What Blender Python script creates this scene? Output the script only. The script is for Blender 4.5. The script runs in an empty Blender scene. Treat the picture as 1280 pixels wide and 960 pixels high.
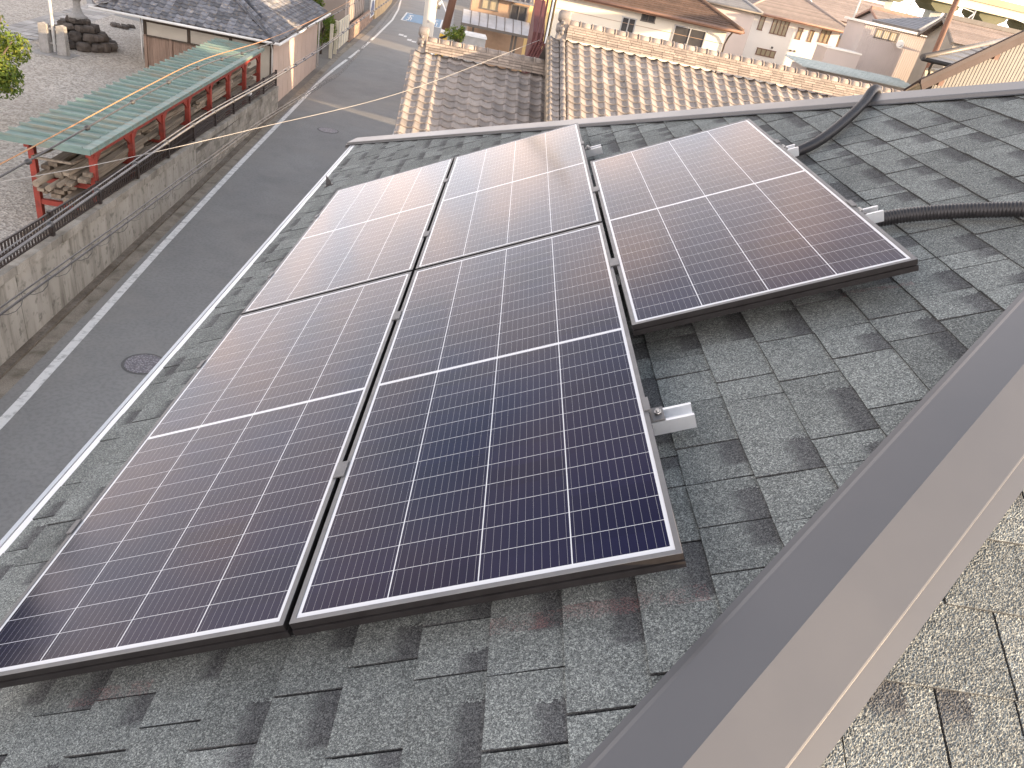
import bpy, bmesh, math, random
from mathutils import Matrix, Vector
rnd = random.Random(7)
D = bpy.data
S = bpy.context.scene
COL = S.collection
R = math.radians

# ---------------------------------------------------------------- camera
cam = D.objects.new('camera', D.cameras.new('camera'))
COL.objects.link(cam)
CAMR = [[0.981286, 0.024482, 0.190995], [0.17581, -0.518501, -0.836808], [0.078544, 0.854726, -0.513102]]
CAMP = [0.23993, -0.95297, 7.69363]
m = Matrix.Identity(4)
for i in range(3):
    m[i][0] = CAMR[0][i]; m[i][1] = -CAMR[1][i]; m[i][2] = -CAMR[2][i]; m[i][3] = CAMP[i]
cam.matrix_world = m
cam.data.sensor_width = 36.0
cam.data.lens = 25.7807
cam.data.clip_start = 0.02
cam.data.clip_end = 3000
S.camera = cam

# ---------------------------------------------------------------- sky, sun, exposure
SUN_EL, SUN_AZ = 9.0, -20.0          # azimuth measured from +X towards +Y
S.view_settings.view_transform = 'Standard'
S.view_settings.look = 'None'
S.view_settings.gamma = 1.0
S.view_settings.exposure = 2.15
S.view_settings.use_curve_mapping = False
W = D.worlds.new('World'); S.world = W; W.use_nodes = True
nt = W.node_tree; nt.nodes.clear()
def wn(t, **k):
    n = nt.nodes.new(t)
    for a, b in k.items(): setattr(n, a, b)
    return n
sky = wn('ShaderNodeTexSky', sky_type='NISHITA', sun_disc=False)
sky.sun_elevation = R(SUN_EL); sky.sun_rotation = R(90.0 - SUN_AZ)
sky.air_density = 1.0; sky.dust_density = 2.0; sky.ozone_density = 1.0
tc = wn('ShaderNodeTexCoord')
sep = wn('ShaderNodeSeparateXYZ'); nt.links.new(tc.outputs['Generated'], sep.inputs[0])
mx = wn('ShaderNodeMath', operation='MAXIMUM'); nt.links.new(sep.outputs[2], mx.inputs[0]); mx.inputs[1].default_value = 0.0
ad = wn('ShaderNodeMath', operation='ADD'); nt.links.new(mx.outputs[0], ad.inputs[0]); ad.inputs[1].default_value = 0.22
dv = wn('ShaderNodeVectorMath', operation='DIVIDE'); nt.links.new(tc.outputs['Generated'], dv.inputs[0])
cb = wn('ShaderNodeCombineXYZ')
for i in range(3): nt.links.new(ad.outputs[0], cb.inputs[i])
nt.links.new(cb.outputs[0], dv.inputs[1])
no = wn('ShaderNodeTexNoise'); no.inputs['Scale'].default_value = 2.3; no.inputs['Detail'].default_value = 5; no.inputs['Roughness'].default_value = 0.55
nt.links.new(dv.outputs[0], no.inputs['Vector'])
lowz = wn('ShaderNodeMath', operation='MULTIPLY_ADD'); nt.links.new(mx.outputs[0], lowz.inputs[0]); lowz.inputs[1].default_value = -0.55; lowz.inputs[2].default_value = 0.30
cov = wn('ShaderNodeMath', operation='ADD'); nt.links.new(no.outputs['Fac'], cov.inputs[0]); nt.links.new(lowz.outputs[0], cov.inputs[1])
rp = wn('ShaderNodeValToRGB'); rp.color_ramp.elements[0].position = 0.30; rp.color_ramp.elements[1].position = 0.66
nt.links.new(cov.outputs[0], rp.inputs[0])
no2 = wn('ShaderNodeTexNoise'); no2.inputs['Scale'].default_value = 3.4; no2.inputs['Detail'].default_value = 4
nt.links.new(dv.outputs[0], no2.inputs['Vector'])
crp = wn('ShaderNodeValToRGB')
crp.color_ramp.elements[0].position = 0.34; crp.color_ramp.elements[0].color = (4.3, 4.55, 5.0, 1)
crp.color_ramp.elements[1].position = 0.66; crp.color_ramp.elements[1].color = (7.4, 5.7, 4.8, 1)
e_ = crp.color_ramp.elements.new(0.50); e_.color = (5.5, 4.95, 4.8, 1)
nt.links.new(no2.outputs['Fac'], crp.inputs[0])
mix = wn('ShaderNodeMix', data_type='RGBA'); nt.links.new(rp.outputs[0], mix.inputs[0])
nt.links.new(sky.outputs[0], mix.inputs[6]); nt.links.new(crp.outputs[0], mix.inputs[7])
dotn = wn('ShaderNodeVectorMath', operation='DOT_PRODUCT'); nt.links.new(tc.outputs['Generated'], dotn.inputs[0])
dotn.inputs[1].default_value = (math.cos(R(SUN_EL)) * math.cos(R(SUN_AZ)), math.cos(R(SUN_EL)) * math.sin(R(SUN_AZ)), math.sin(R(SUN_EL)))
gl = wn('ShaderNodeMapRange', interpolation_type='SMOOTHSTEP'); nt.links.new(dotn.outputs['Value'], gl.inputs[0])
gl.inputs[1].default_value = -0.7; gl.inputs[2].default_value = 0.75; gl.inputs[3].default_value = 0.70; gl.inputs[4].default_value = 1.08   # brighter cloud on the sun's side
hz = wn('ShaderNodeMapRange', interpolation_type='SMOOTHSTEP'); nt.links.new(mx.outputs[0], hz.inputs[0])
hz.inputs[1].default_value = 0.05; hz.inputs[2].default_value = 0.60; hz.inputs[3].default_value = 1.45; hz.inputs[4].default_value = 0.80   # paler towards the horizon
gm = wn('ShaderNodeMath', operation='MULTIPLY'); nt.links.new(gl.outputs[0], gm.inputs[0]); nt.links.new(hz.outputs[0], gm.inputs[1])
glow = wn('ShaderNodeVectorMath', operation='SCALE'); nt.links.new(mix.outputs[2], glow.inputs[0]); nt.links.new(gm.outputs[0], glow.inputs['Scale'])
bg = wn('ShaderNodeBackground'); bg.inputs[1].default_value = 0.14
nt.links.new(glow.outputs[0], bg.inputs[0])
wo = wn('ShaderNodeOutputWorld'); nt.links.new(bg.outputs[0], wo.inputs[0])

sl = D.lights.new('sun', 'SUN'); sl.energy = 3.0; sl.angle = R(0.6); sl.color = (1.0, 0.72, 0.44)
so = D.objects.new('sun', sl); COL.objects.link(so)
sd = Vector((math.cos(R(SUN_EL)) * math.cos(R(SUN_AZ)), math.cos(R(SUN_EL)) * math.sin(R(SUN_AZ)), math.sin(R(SUN_EL))))
so.rotation_euler = sd.to_track_quat('Z', 'Y').to_euler()
so.location = (30, -20, 40)

# ---------------------------------------------------------------- frames
TH = R(26.565)                       # roof pitch
CT, ST = math.cos(TH), math.sin(TH)
FR = {'W': Matrix.Identity(4),
      'N': Matrix.Rotation(R(4.0), 4, 'Z'),                                   # street grid: x across, y along the road
      'R': Matrix.Translation((0, 0, 6.5)) @ Matrix.Rotation(-TH, 4, 'Y')}    # roof face: x up the slope, y along the eave, z off the roof
INFO = {}

def tag(o, label=None, cat=None, group=None, kind=None):
    if label: o['label'] = label
    if cat: o['category'] = cat
    if group: o['group'] = group
    if kind: o['kind'] = kind
    return o
def place(o, frame, base):
    o.matrix_world = FR[frame] @ Matrix.Translation(base)
    INFO[o.name] = (frame, Vector(base))
def thing(name, label, cat, base=(0, 0, 0), frame='N', group=None):
    o = D.objects.new(name, None); COL.objects.link(o)
    o.empty_display_size = 0.2
    place(o, frame, base)
    return tag(o, label, cat, group)
def root_of(o):
    while o.parent: o = o.parent
    return o

class MB:
    """collects polygons, becomes ONE mesh object"""
    def __init__(s): s.v = []; s.f = []; s.sm = []; s.r = []; s.uv = []; s.cur = 0.5
    def face(s, idx, smooth=False, uv=None):
        s.f.append(idx); s.sm.append(smooth); s.r.append(s.cur); s.uv.append(uv)
    def add(s, pts):
        b = len(s.v); s.v += [tuple(p) for p in pts]; return b
    def poly(s, pts, smooth=False, uv=None):
        b = s.add(pts); s.face(list(range(b, b + len(pts))), smooth, uv)
    def hexa(s, p):                                     # 8 points: bottom ring then top ring
        b = s.add(p)
        for q in ((3, 2, 1, 0), (4, 5, 6, 7), (0, 1, 5, 4), (1, 2, 6, 5), (2, 3, 7, 6), (3, 0, 4, 7)):
            s.face([b + i for i in q])
    def box(s, x0, x1, y0, y1, z0, z1):
        s.hexa([(x0, y0, z0), (x1, y0, z0), (x1, y1, z0), (x0, y1, z0), (x0, y0, z1), (x1, y0, z1), (x1, y1, z1), (x0, y1, z1)])
    def beam(s, a, b, w, h, up=(0, 0, 1)):
        a = Vector(a); b = Vector(b); d = (b - a).normalized(); u = Vector(up)
        if abs(d.dot(u)) > 0.98: u = Vector((0, 1, 0))
        sd_ = d.cross(u).normalized(); u = sd_.cross(d).normalized()
        o = [sd_ * (i * w / 2) + u * (j * h / 2) for i, j in ((-1, -1), (1, -1), (1, 1), (-1, 1))]
        s.hexa([a + k for k in o] + [b + k for k in o])
    def prism(s, pts, vec):
        n = len(pts); vec = Vector(vec)
        b = s.add([Vector(p) for p in pts] + [Vector(p) + vec for p in pts])
        s.face(list(range(b + n - 1, b - 1, -1))); s.face(list(range(b + n, b + 2 * n)))
        for i in range(n):
            j = (i + 1) % n; s.face([b + i, b + j, b + n + j, b + n + i])
    def tube(s, pts, rad, n=8, caps=True, smooth=True):
        pts = [Vector(p) for p in pts]; k = len(pts)
        rads = rad if isinstance(rad, (list, tuple)) else [rad] * k
        t0 = (pts[1] - pts[0]).normalized()
        ref = Vector((0, 0, 1)) if abs(t0.z) < 0.9 else Vector((1, 0, 0))
        x = t0.cross(ref).normalized(); b0 = len(s.v)
        for i in range(k):
            t = (pts[min(i + 1, k - 1)] - pts[max(i - 1, 0)]).normalized()
            x = (x - t * x.dot(t)).normalized(); y = t.cross(x)
            s.add([pts[i] + (x * math.cos(2 * math.pi * j / n) + y * math.sin(2 * math.pi * j / n)) * rads[i] for j in range(n)])
        for i in range(k - 1):
            for j in range(n):
                a = b0 + i * n + j; c = b0 + i * n + (j + 1) % n
                s.face([a, c, c + n, a + n], smooth)
        if caps:
            s.face([b0 + j for j in range(n - 1, -1, -1)]); s.face([b0 + (k - 1) * n + j for j in range(n)])
    def cyl(s, a, b, r0, r1=None, n=12): s.tube([a, b], [r0, r0 if r1 is None else r1], n)
    def lathe(s, c, prof, n=20, smooth=True):           # prof: (radius, z)
        c = Vector(c); b0 = len(s.v)
        for r_, z in prof:
            s.add([c + Vector((r_ * math.cos(2 * math.pi * j / n), r_ * math.sin(2 * math.pi * j / n), z)) for j in range(n)])
        for i in range(len(prof) - 1):
            for j in range(n):
                a = b0 + i * n + j; d = b0 + i * n + (j + 1) % n
                s.face([a, d, d + n, a + n], smooth)
        s.face([b0 + j for j in range(n - 1, -1, -1)]); s.face([b0 + (len(prof) - 1) * n + j for j in range(n)])
    def rock(s, c, sx, sy, sz, jit=0.18, n=6, rg=None):
        rg = rg or rnd; c = Vector(c); rows = [(0.8, -1), (1.0, -0.55), (1.0, 0.35), (0.72, 0.9)]; b0 = len(s.v)
        for r_, z in rows:
            for j in range(n):
                a = 2 * math.pi * j / n; ca, sa = math.cos(a), math.sin(a)
                q = max(abs(ca), abs(sa)); k = r_ * (0.72 + 0.28 / q) * rg.uniform(1 - jit, 1 + jit)
                s.add([c + Vector((sx * k * ca, sy * k * sa, sz * (z + rg.uniform(-jit, jit) * 0.5)))])
        for i in range(3):
            for j in range(n):
                a = b0 + i * n + j; d = b0 + i * n + (j + 1) % n; s.face([a, d, d + n, a + n])
        s.face([b0 + j for j in range(n - 1, -1, -1)]); s.face([b0 + 3 * n + j for j in range(n)])
    def build(s, name, mat, parent=None, base=None, frame='N', label=None, cat=None, group=None, kind=None, mats=None):
        me = D.meshes.new(name)
        if parent is not None: off = INFO[root_of(parent).name][1]
        else: off = Vector(base if base is not None else (0, 0, 0))
        me.from_pydata([tuple(Vector(p) - off) for p in s.v], [], s.f)
        me.polygons.foreach_set('use_smooth', s.sm)
        at = me.attributes.new('rnd', 'FLOAT', 'FACE'); at.data.foreach_set('value', s.r)
        if any(u is not None for u in s.uv):
            ul = me.uv_layers.new(name='UVMap'); k = 0
            for f_, u in zip(s.f, s.uv):
                for i in range(len(f_)):
                    ul.data[k].uv = u[i] if u else (0, 0); k += 1
        me.materials.append(mat)
        bm = bmesh.new(); bm.from_mesh(me); bmesh.ops.recalc_face_normals(bm, faces=bm.faces); bm.to_mesh(me); bm.free()
        o = D.objects.new(name, me); COL.objects.link(o)
        if parent is not None: o.parent = parent
        else: place(o, frame, off)
        return tag(o, label, cat, group, kind)

def copy_tree(o, parent=None):
    c = o.copy(); COL.objects.link(c)
    if parent is not None: c.parent = parent
    for ch in list(o.children): copy_tree(ch, c)
    return c

# ---------------------------------------------------------------- materials
def nodes(name):
    m_ = D.materials.new(name); m_.use_nodes = True
    t = m_.node_tree; b = t.nodes['Principled BSDF']
    return m_, t, b
def N_(t, ty, **k):
    n = t.nodes.new(ty)
    for a, b in k.items(): setattr(n, a, b)
    return n
def MA(t, op, a, b=None, c=None):
    n = N_(t, 'ShaderNodeMath', operation=op)
    for i, x in enumerate((a, b, c)):
        if x is None: continue
        if isinstance(x, (int, float)): n.inputs[i].default_value = x
        else: t.links.new(x, n.inputs[i])
    return n.outputs[0]
def MIX(t, fac, a, b):
    n = N_(t, 'ShaderNodeMix', data_type='RGBA')
    for i, x in ((0, fac), (6, a), (7, b)):
        if isinstance(x, (int, float)): n.inputs[i].default_value = x
        elif isinstance(x, tuple): n.inputs[i].default_value = x if len(x) == 4 else x + (1,)
        else: t.links.new(x, n.inputs[i])
    return n.outputs[2]
def NOISE(t, vec, scale, detail=4, rough=0.55, dist=0.0):
    n = N_(t, 'ShaderNodeTexNoise'); n.inputs['Scale'].default_value = scale; n.inputs['Detail'].default_value = detail
    n.inputs['Roughness'].default_value = rough; n.inputs['Distortion'].default_value = dist
    t.links.new(vec, n.inputs['Vector']); return n.outputs['Fac']
def RAMP(t, fac, p0, p1, c0=(0, 0, 0, 1), c1=(1, 1, 1, 1)):
    n = N_(t, 'ShaderNodeValToRGB'); e = n.color_ramp.elements
    e[0].position = p0; e[1].position = p1; e[0].color = c0 if len(c0) == 4 else c0 + (1,); e[1].color = c1 if len(c1) == 4 else c1 + (1,)
    t.links.new(fac, n.inputs[0]); return n.outputs[0]
def SCALE(t, vec, s3):
    n = N_(t, 'ShaderNodeMapping'); n.inputs['Scale'].default_value = s3; t.links.new(vec, n.inputs[0]); return n.outputs[0]
def BUMP(t, b, h, strength=0.3, dist=0.01):
    n = N_(t, 'ShaderNodeBump'); n.inputs['Strength'].default_value = strength; n.inputs['Distance'].default_value = dist
    t.links.new(h, n.inputs['Height']); t.links.new(n.outputs[0], b.inputs['Normal'])
def OBJ(t): return N_(t, 'ShaderNodeTexCoord').outputs['Object']
def ATTR(t, name='rnd'): return N_(t, 'ShaderNodeAttribute', attribute_name=name).outputs['Fac']
def mat(name, c1, c2=None, scale=6.0, rough=0.7, metal=0.0, bump=0.0, bscale=None, fine=0.0, grime=None, gscale=1.2, stretch=None, per=0.0, spec=None):
    """procedural surface: two tones over noise, optional per-piece variation, grime blotches and bump"""
    m_, t, b = nodes(name)
    vec = OBJ(t)
    if stretch: vec = SCALE(t, vec, stretch)
    c2 = c2 or tuple(min(1, x * 0.8) for x in c1)
    f = NOISE(t, vec, scale, 6, 0.6)
    col = MIX(t, RAMP(t, f, 0.36, 0.64), c1, c2)
    if fine: col = MIX(t, MA(t, 'MULTIPLY', RAMP(t, NOISE(t, OBJ(t), scale * 22, 2), 0.45, 0.62), fine), col, tuple(x * 0.45 for x in c1))
    if grime: col = MIX(t, MA(t, 'MULTIPLY', RAMP(t, NOISE(t, vec, gscale, 7, 0.65, 0.3), 0.48, 0.70), 0.85), col, grime)
    if per:
        hs = N_(t, 'ShaderNodeHueSaturation'); t.links.new(col, hs.inputs['Color'])
        t.links.new(MA(t, 'MULTIPLY_ADD', ATTR(t), 2 * per, 1 - per), hs.inputs['Value']); col = hs.outputs[0]
    t.links.new(col, b.inputs['Base Color'])
    t.links.new(MA(t, 'MULTIPLY_ADD', f, 0.24, rough - 0.12), b.inputs['Roughness'])
    b.inputs['Metallic'].default_value = metal
    if spec is not None: b.inputs['Specular IOR Level'].default_value = spec
    if bump: BUMP(t, b, NOISE(t, vec, bscale or scale * 4, 4), bump, 0.02)
    return m_

# ================================================================ shared materials
M = {}
M['white_paint'] = mat('white_paint', (0.72, 0.72, 0.70), (0.62, 0.62, 0.60), 3, 0.5)
M['gutter_white'] = mat('gutter_white', (0.80, 0.81, 0.82), (0.70, 0.71, 0.72), 2, 0.35)
M['alu'] = mat('aluminium', (0.80, 0.82, 0.84), (0.70, 0.72, 0.74), 14, 0.38, 0.75)
M['steel'] = mat('bolt_steel', (0.45, 0.44, 0.42), (0.3, 0.3, 0.3), 40, 0.4, 0.9)
M['frame'] = mat('anodised_frame', (0.17, 0.17, 0.17), (0.145, 0.145, 0.15), 30, 0.5, 0.25)  # top lip: sky reflection on the black frame put into this grey
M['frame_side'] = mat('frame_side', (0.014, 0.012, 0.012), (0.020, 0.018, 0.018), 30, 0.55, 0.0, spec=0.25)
M['backsheet'] = mat('backsheet', (0.05, 0.05, 0.05), None, 5, 0.7)
M['cap_metal'] = mat('cap_metal', (0.114, 0.115, 0.120), (0.126, 0.126, 0.130), 1.6, 0.34, 0.16, bump=0.03, bscale=3)
M['black_plastic'] = mat('black_plastic', (0.018, 0.017, 0.018), (0.03, 0.028, 0.03), 25, 0.42)
M['siding'] = mat('beige_siding', (0.55, 0.5, 0.42), (0.5, 0.45, 0.38), 2, 0.8)
M['under'] = mat('roof_underlay', (0.018, 0.018, 0.02), None, 8, 0.9)

# ---------------------------------------------------------------- shingles
def shingle_material():
    m_, t, b = nodes('asphalt_shingle')
    vec = OBJ(t)
    uvn = N_(t, 'ShaderNodeUVMap', uv_map='UVMap'); sp = N_(t, 'ShaderNodeSeparateXYZ'); t.links.new(uvn.outputs[0], sp.inputs[0])
    s_, v_ = sp.outputs[0], sp.outputs[1]
    r_, a_, b_ = ATTR(t, 'rnd'), ATTR(t, 'patch_a'), ATTR(t, 'patch_b')
    def granules(scale):
        vo = N_(t, 'ShaderNodeTexVoronoi'); vo.inputs['Scale'].default_value = scale; t.links.new(vec, vo.inputs['Vector'])
        sg = N_(t, 'ShaderNodeSeparateColor'); t.links.new(vo.outputs['Color'], sg.inputs[0]); return sg.outputs[0], vo.outputs['Distance']
    g1, d1 = granules(620); g2, _ = granules(300)
    g = MA(t, 'ADD', MA(t, 'MULTIPLY', g1, 0.62), MA(t, 'MULTIPLY', g2, 0.38))
    cr = N_(t, 'ShaderNodeValToRGB'); e = cr.color_ramp.elements
    e[0].position = 0.18; e[0].color = (0.080, 0.085, 0.083, 1)
    e[1].position = 0.88; e[1].color = (0.44, 0.465, 0.43, 1)
    for p_, c_ in ((0.40, (0.142, 0.152, 0.148, 1)), (0.58, (0.203, 0.218, 0.208, 1)), (0.72, (0.272, 0.290, 0.273, 1))):
        x = e.new(p_); x.color = c_
    t.links.new(g, cr.inputs[0])
    light = cr.outputs[0]
    cd = N_(t, 'ShaderNodeValToRGB'); e = cd.color_ramp.elements
    e[0].position = 0.25; e[0].color = (0.032, 0.031, 0.034, 1); e[1].position = 0.85; e[1].color = (0.118, 0.116, 0.120, 1)
    t.links.new(g, cd.inputs[0])
    wob = MA(t, 'MULTIPLY', MA(t, 'SUBTRACT', NOISE(t, vec, 60, 3), 0.5), 0.34)
    wob2 = MA(t, 'MULTIPLY', MA(t, 'SUBTRACT', g2, 0.5), 0.20)
    vv = MA(t, 'ADD', MA(t, 'ADD', v_, wob), wob2)
    mv = N_(t, 'ShaderNodeMapRange', interpolation_type='SMOOTHSTEP'); t.links.new(vv, mv.inputs[0]); mv.inputs[1].default_value = 0.56; mv.inputs[2].default_value = 0.74
    ss = MA(t, 'ADD', s_, MA(t, 'MULTIPLY', wob2, 0.06))
    inr = MA(t, 'MULTIPLY', MA(t, 'GREATER_THAN', ss, a_), MA(t, 'LESS_THAN', ss, b_))
    patch = MA(t, 'MULTIPLY', mv.outputs[0], inr)
    col = MIX(t, MA(t, 'MULTIPLY', patch, 0.74), light, cd.outputs[0])
    big = NOISE(t, vec, 1.3, 4)
    big2 = NOISE(t, vec, 16, 4)
    val = MA(t, 'MULTIPLY', MA(t, 'MULTIPLY_ADD', r_, 0.34, 0.80), MA(t, 'MULTIPLY', MA(t, 'MULTIPLY_ADD', big, 0.36, 0.82), MA(t, 'MULTIPLY_ADD', big2, 0.5, 0.75)))
    hs = N_(t, 'ShaderNodeHueSaturation'); t.links.new(col, hs.inputs['Color']); t.links.new(val, hs.inputs['Value'])
    # red chalk left on the shingles by the installers
    ob = N_(t, 'ShaderNodeSeparateXYZ'); t.links.new(vec, ob.inputs[0])
    def band(x, lo, hi): return MA(t, 'MULTIPLY', MA(t, 'GREATER_THAN', x, lo), MA(t, 'LESS_THAN', x, hi))
    X, Y = ob.outputs[0], ob.outputs[1]
    k1 = MA(t, 'MULTIPLY', band(Y, -0.010, 0.030), MA(t, 'MAXIMUM', band(X, 0.38, 0.80), band(X, -0.55, -0.36)))
    k2 = MA(t, 'MULTIPLY', band(MA(t, 'ADD', Y, MA(t, 'MULTIPLY', X, 0.16)), 1.205, 1.225), band(X, 1.36, 1.56))
    chalk = MA(t, 'MULTIPLY', MA(t, 'MAXIMUM', k1, k2), MA(t, 'GREATER_THAN', MA(t, 'ADD', MA(t, 'MULTIPLY', g1, 0.4), NOISE(t, vec, 18, 3)), 0.80))
    col = MIX(t, MA(t, 'MULTIPLY', chalk, 0.26), hs.outputs[0], (0.34, 0.045, 0.05, 1))
    t.links.new(col, b.inputs['Base Color'])
    b.inputs['Roughness'].default_value = 0.92; b.inputs['Specular IOR Level'].default_value = 0.25
    BUMP(t, b, MA(t, 'ADD', MA(t, 'MULTIPLY', g1, 0.6), MA(t, 'MULTIPLY', g2, 0.5)), 0.4, 0.0016)
    return m_
M['shingle'] = shingle_material()
EXPO = 0.1435

def shingle_face(name, parent, xf, s0, s1, t0, t1, clips, seed, relief=None):
    """courses of laminated shingle tabs. xf maps (s along eave, t up slope, h off the deck) to the thing's own space;
    clips are (point, normal) pairs, the side the normal points to is cut away"""
    rg = random.Random(seed)
    bm = bmesh.new()
    uvl = bm.loops.layers.uv.new('UVMap')
    lr = bm.faces.layers.float.new('rnd'); la = bm.faces.layers.float.new('patch_a'); lb = bm.faces.layers.float.new('patch_b')
    def face(pts, uvs, r_, a, b):
        f = bm.faces.new([bm.verts.new(xf(*p)) for p in pts])
        for l, u in zip(f.loops, uvs): l[uvl].uv = u
        f[lr] = r_; f[la] = a; f[lb] = b
    n = int(round((t1 - t0) / EXPO))
    for i in range(n):
        ta, tb = t0 + i * EXPO, t0 + (i + 1) * EXPO
        s = s0 - rg.uniform(0, 0.3); tooth = rg.random() < 0.5
        off = rg.uniform(-0.002, 0.002)
        while s < s1:
            w = rg.choice((0.10, 0.13, 0.16, 0.19, 0.23, 0.29)) * rg.uniform(0.9, 1.1)
            tooth = not tooth if rg.random() < 0.72 else tooth
            hb = 0.0088 if tooth else 0.0060
            e = s + w - rg.uniform(0.0035, 0.0060)
            r_ = rg.random()
            pw = rg.uniform(0.35, 0.75) * w if rg.random() < 0.74 else 0.0
            if rg.random() < 0.5: a, b = s - 0.01, s + pw
            else: a, b = e - pw, e + 0.01
            if pw == 0: a, b = 99, 99
            k = 3
            js = [ta + off + rg.uniform(-0.0012, 0.0012) for _ in range(k + 1)]
            for j in range(k):
                x0, x1 = s + (e - s) * j / k, s + (e - s) * (j + 1) / k
                tu = tb + 0.012
                if relief and relief(x0, ta):                # close to the camera: granules as real relief
                    nx = max(2, int((x1 - x0) / 0.0021)); ny = int((tu - ta) / 0.0021); G = []
                    for iy in range(ny + 1):
                        f_ = iy / ny; row = []
                        for ix in range(nx + 1):
                            g_ = ix / nx; tl = js[j] + (js[j + 1] - js[j]) * g_
                            hh = hb + (0.0015 - hb) * f_ + (rg.choice((0.0, 0.0003, 0.0008, 0.0016)) if 0 < iy < ny else 0.0)
                            row.append(bm.verts.new(xf(x0 + (x1 - x0) * g_, tl + (tu - tl) * f_, hh)))
                        G.append(row)
                    for iy in range(ny):
                        for ix in range(nx):
                            q_ = bm.faces.new((G[iy][ix], G[iy][ix + 1], G[iy + 1][ix + 1], G[iy + 1][ix])); q_[lr] = r_; q_[la] = a; q_[lb] = b
                            for l, (ux, uy) in zip(q_.loops, ((ix, iy), (ix + 1, iy), (ix + 1, iy + 1), (ix, iy + 1))): l[uvl].uv = (x0 + (x1 - x0) * ux / nx, 1.08 * uy / ny)
                else:
                    face([(x0, js[j], hb), (x1, js[j + 1], hb), (x1, tu, 0.0015), (x0, tu, 0.0015)], [(x0, 0), (x1, 0), (x1, 1.08), (x0, 1.08)], r_, a, b)
                face([(x0, js[j], -0.002), (x1, js[j + 1], -0.002), (x1, js[j + 1], hb), (x0, js[j], hb)], [(x0, 0.9)] * 4, 0.0, -99, 99)
            for x, o_ in ((s, 1), (e, -1)):
                face([(x, js[0 if o_ > 0 else k], -0.002), (x, tb + 0.012, -0.002), (x, tb + 0.012, 0.0015), (x, js[0 if o_ > 0 else k], hb)], [(x, 0.9)] * 4, 0.0, -99, 99)
            s += w
    for co, no_ in clips:
        bmesh.ops.bisect_plane(bm, geom=bm.verts[:] + bm.edges[:] + bm.faces[:], plane_co=co, plane_no=no_, clear_outer=True)
    me = D.meshes.new(name); bm.to_mesh(me); bm.free()
    me.materials.append(M['shingle'])
    o = D.objects.new(name, me); COL.objects.link(o); o.parent = parent
    return o

# ================================================================ OUR HOUSE (frame R: x up the slope, y along the eave)
NEAR_C, FAR_S = 0.990, 4.79           # plan lines of the two hips: y = x - NEAR_C and x + y = FAR_S
ZR0 = 6.366                           # deck height at x = 0
XE = -0.965                           # eave line
XA = (FAR_S + NEAR_C) / 2; YA = (FAR_S - NEAR_C) / 2; ZA = ZR0 + 0.5 * XA
XEND = 11.0  # house carried on east out of view to shade the road
RINV = FR['R'].inverted()
house = thing('house', 'grey shingled house in the foreground, with brown metal hip caps, that carries the solar panels', 'house', (0, 0, 0), 'R')
def w2r(x, y, z): return RINV @ Vector((x, y, z))
def n2r(v): return RINV.to_3x3() @ Vector(v)

deck = MB()
ys_n = XE - NEAR_C; ys_f = FAR_S - XE; ze = ZR0 + 0.5 * XE
A_, Bq, C_, D_ = (XE, ys_n, ze), (XE, ys_f, ze), (XA, YA, ZA), (XEND, YA, ZA)
E1, E2 = (XEND, ys_n, ze), (XEND, ys_f, ze)
low = 0.004
def dl(p): return w2r(p[0], p[1], p[2] - low)
deck.poly([dl(A_), dl(C_), dl(Bq)]); deck.poly([dl(A_), dl(E1), dl(D_), dl(C_)]); deck.poly([dl(Bq), dl(C_), dl(D_), dl(E2)])
deck.build('roof_deck', M['under'], house)
soff = MB()
def wbox(mb, x0, x1, y0, y1, z0, z1):
    mb.hexa([w2r(*p) for p in ((x0, y0, z0), (x1, y0, z0), (x1, y1, z0), (x0, y1, z0), (x0, y0, z1), (x1, y0, z1), (x1, y1, z1), (x0, y1, z1))])
wbox(soff, XE + 0.02, XEND - 0.02, ys_n + 0.02, ys_f - 0.02, ze - 0.20, ze - 0.03)
soff.build('eave_soffit', M['white_paint'], house)
wl = MB(); wbox(wl, XE + 0.45, XEND - 0.4, ys_n + 0.45, ys_f - 0.45, 0.0, ze - 0.20); wl.build('wall', M['siding'], house)

# street face: t = v along slope, s = u
cut_n = (w2r(0, -NEAR_C + 0.06, 0), n2r((1, -1, 0))); cut_f = (w2r(FAR_S - 0.06, 0, 0), n2r((1, 1, 0)))
v_eave = w2r(XE, 0, ze).x
t_start = 0.812 - EXPO * math.ceil((0.812 - v_eave) / EXPO)
shingle_face('shingle_roof', house, lambda s, t, h: Vector((t, s, -0.12 + h)), ys_n, ys_f, t_start, t_start + EXPO * 32,
             [cut_n, cut_f, (Vector((v_eave - 0.004, 0, 0)), Vector((-1, 0, 0)))], 11)
# near face (south): s = x, t up slope along +y
def xf_s(s, t, h):
    y = ys_n + t * CT; return w2r(s, y - h * ST, ze + t * ST + h * CT)
shingle_face('shingle_roof', house, xf_s, XE, 5.0, 0.0, EXPO * 31,
             [(w2r(0, -NEAR_C - 0.06, 0), n2r((-1, 1, 0))), (w2r(0, YA, 0), n2r((0, 1, 0)))], 23, lambda s, t: 0.0 < s < 1.9 and -1.45 < ys_n + t * CT < 0.45)

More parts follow.
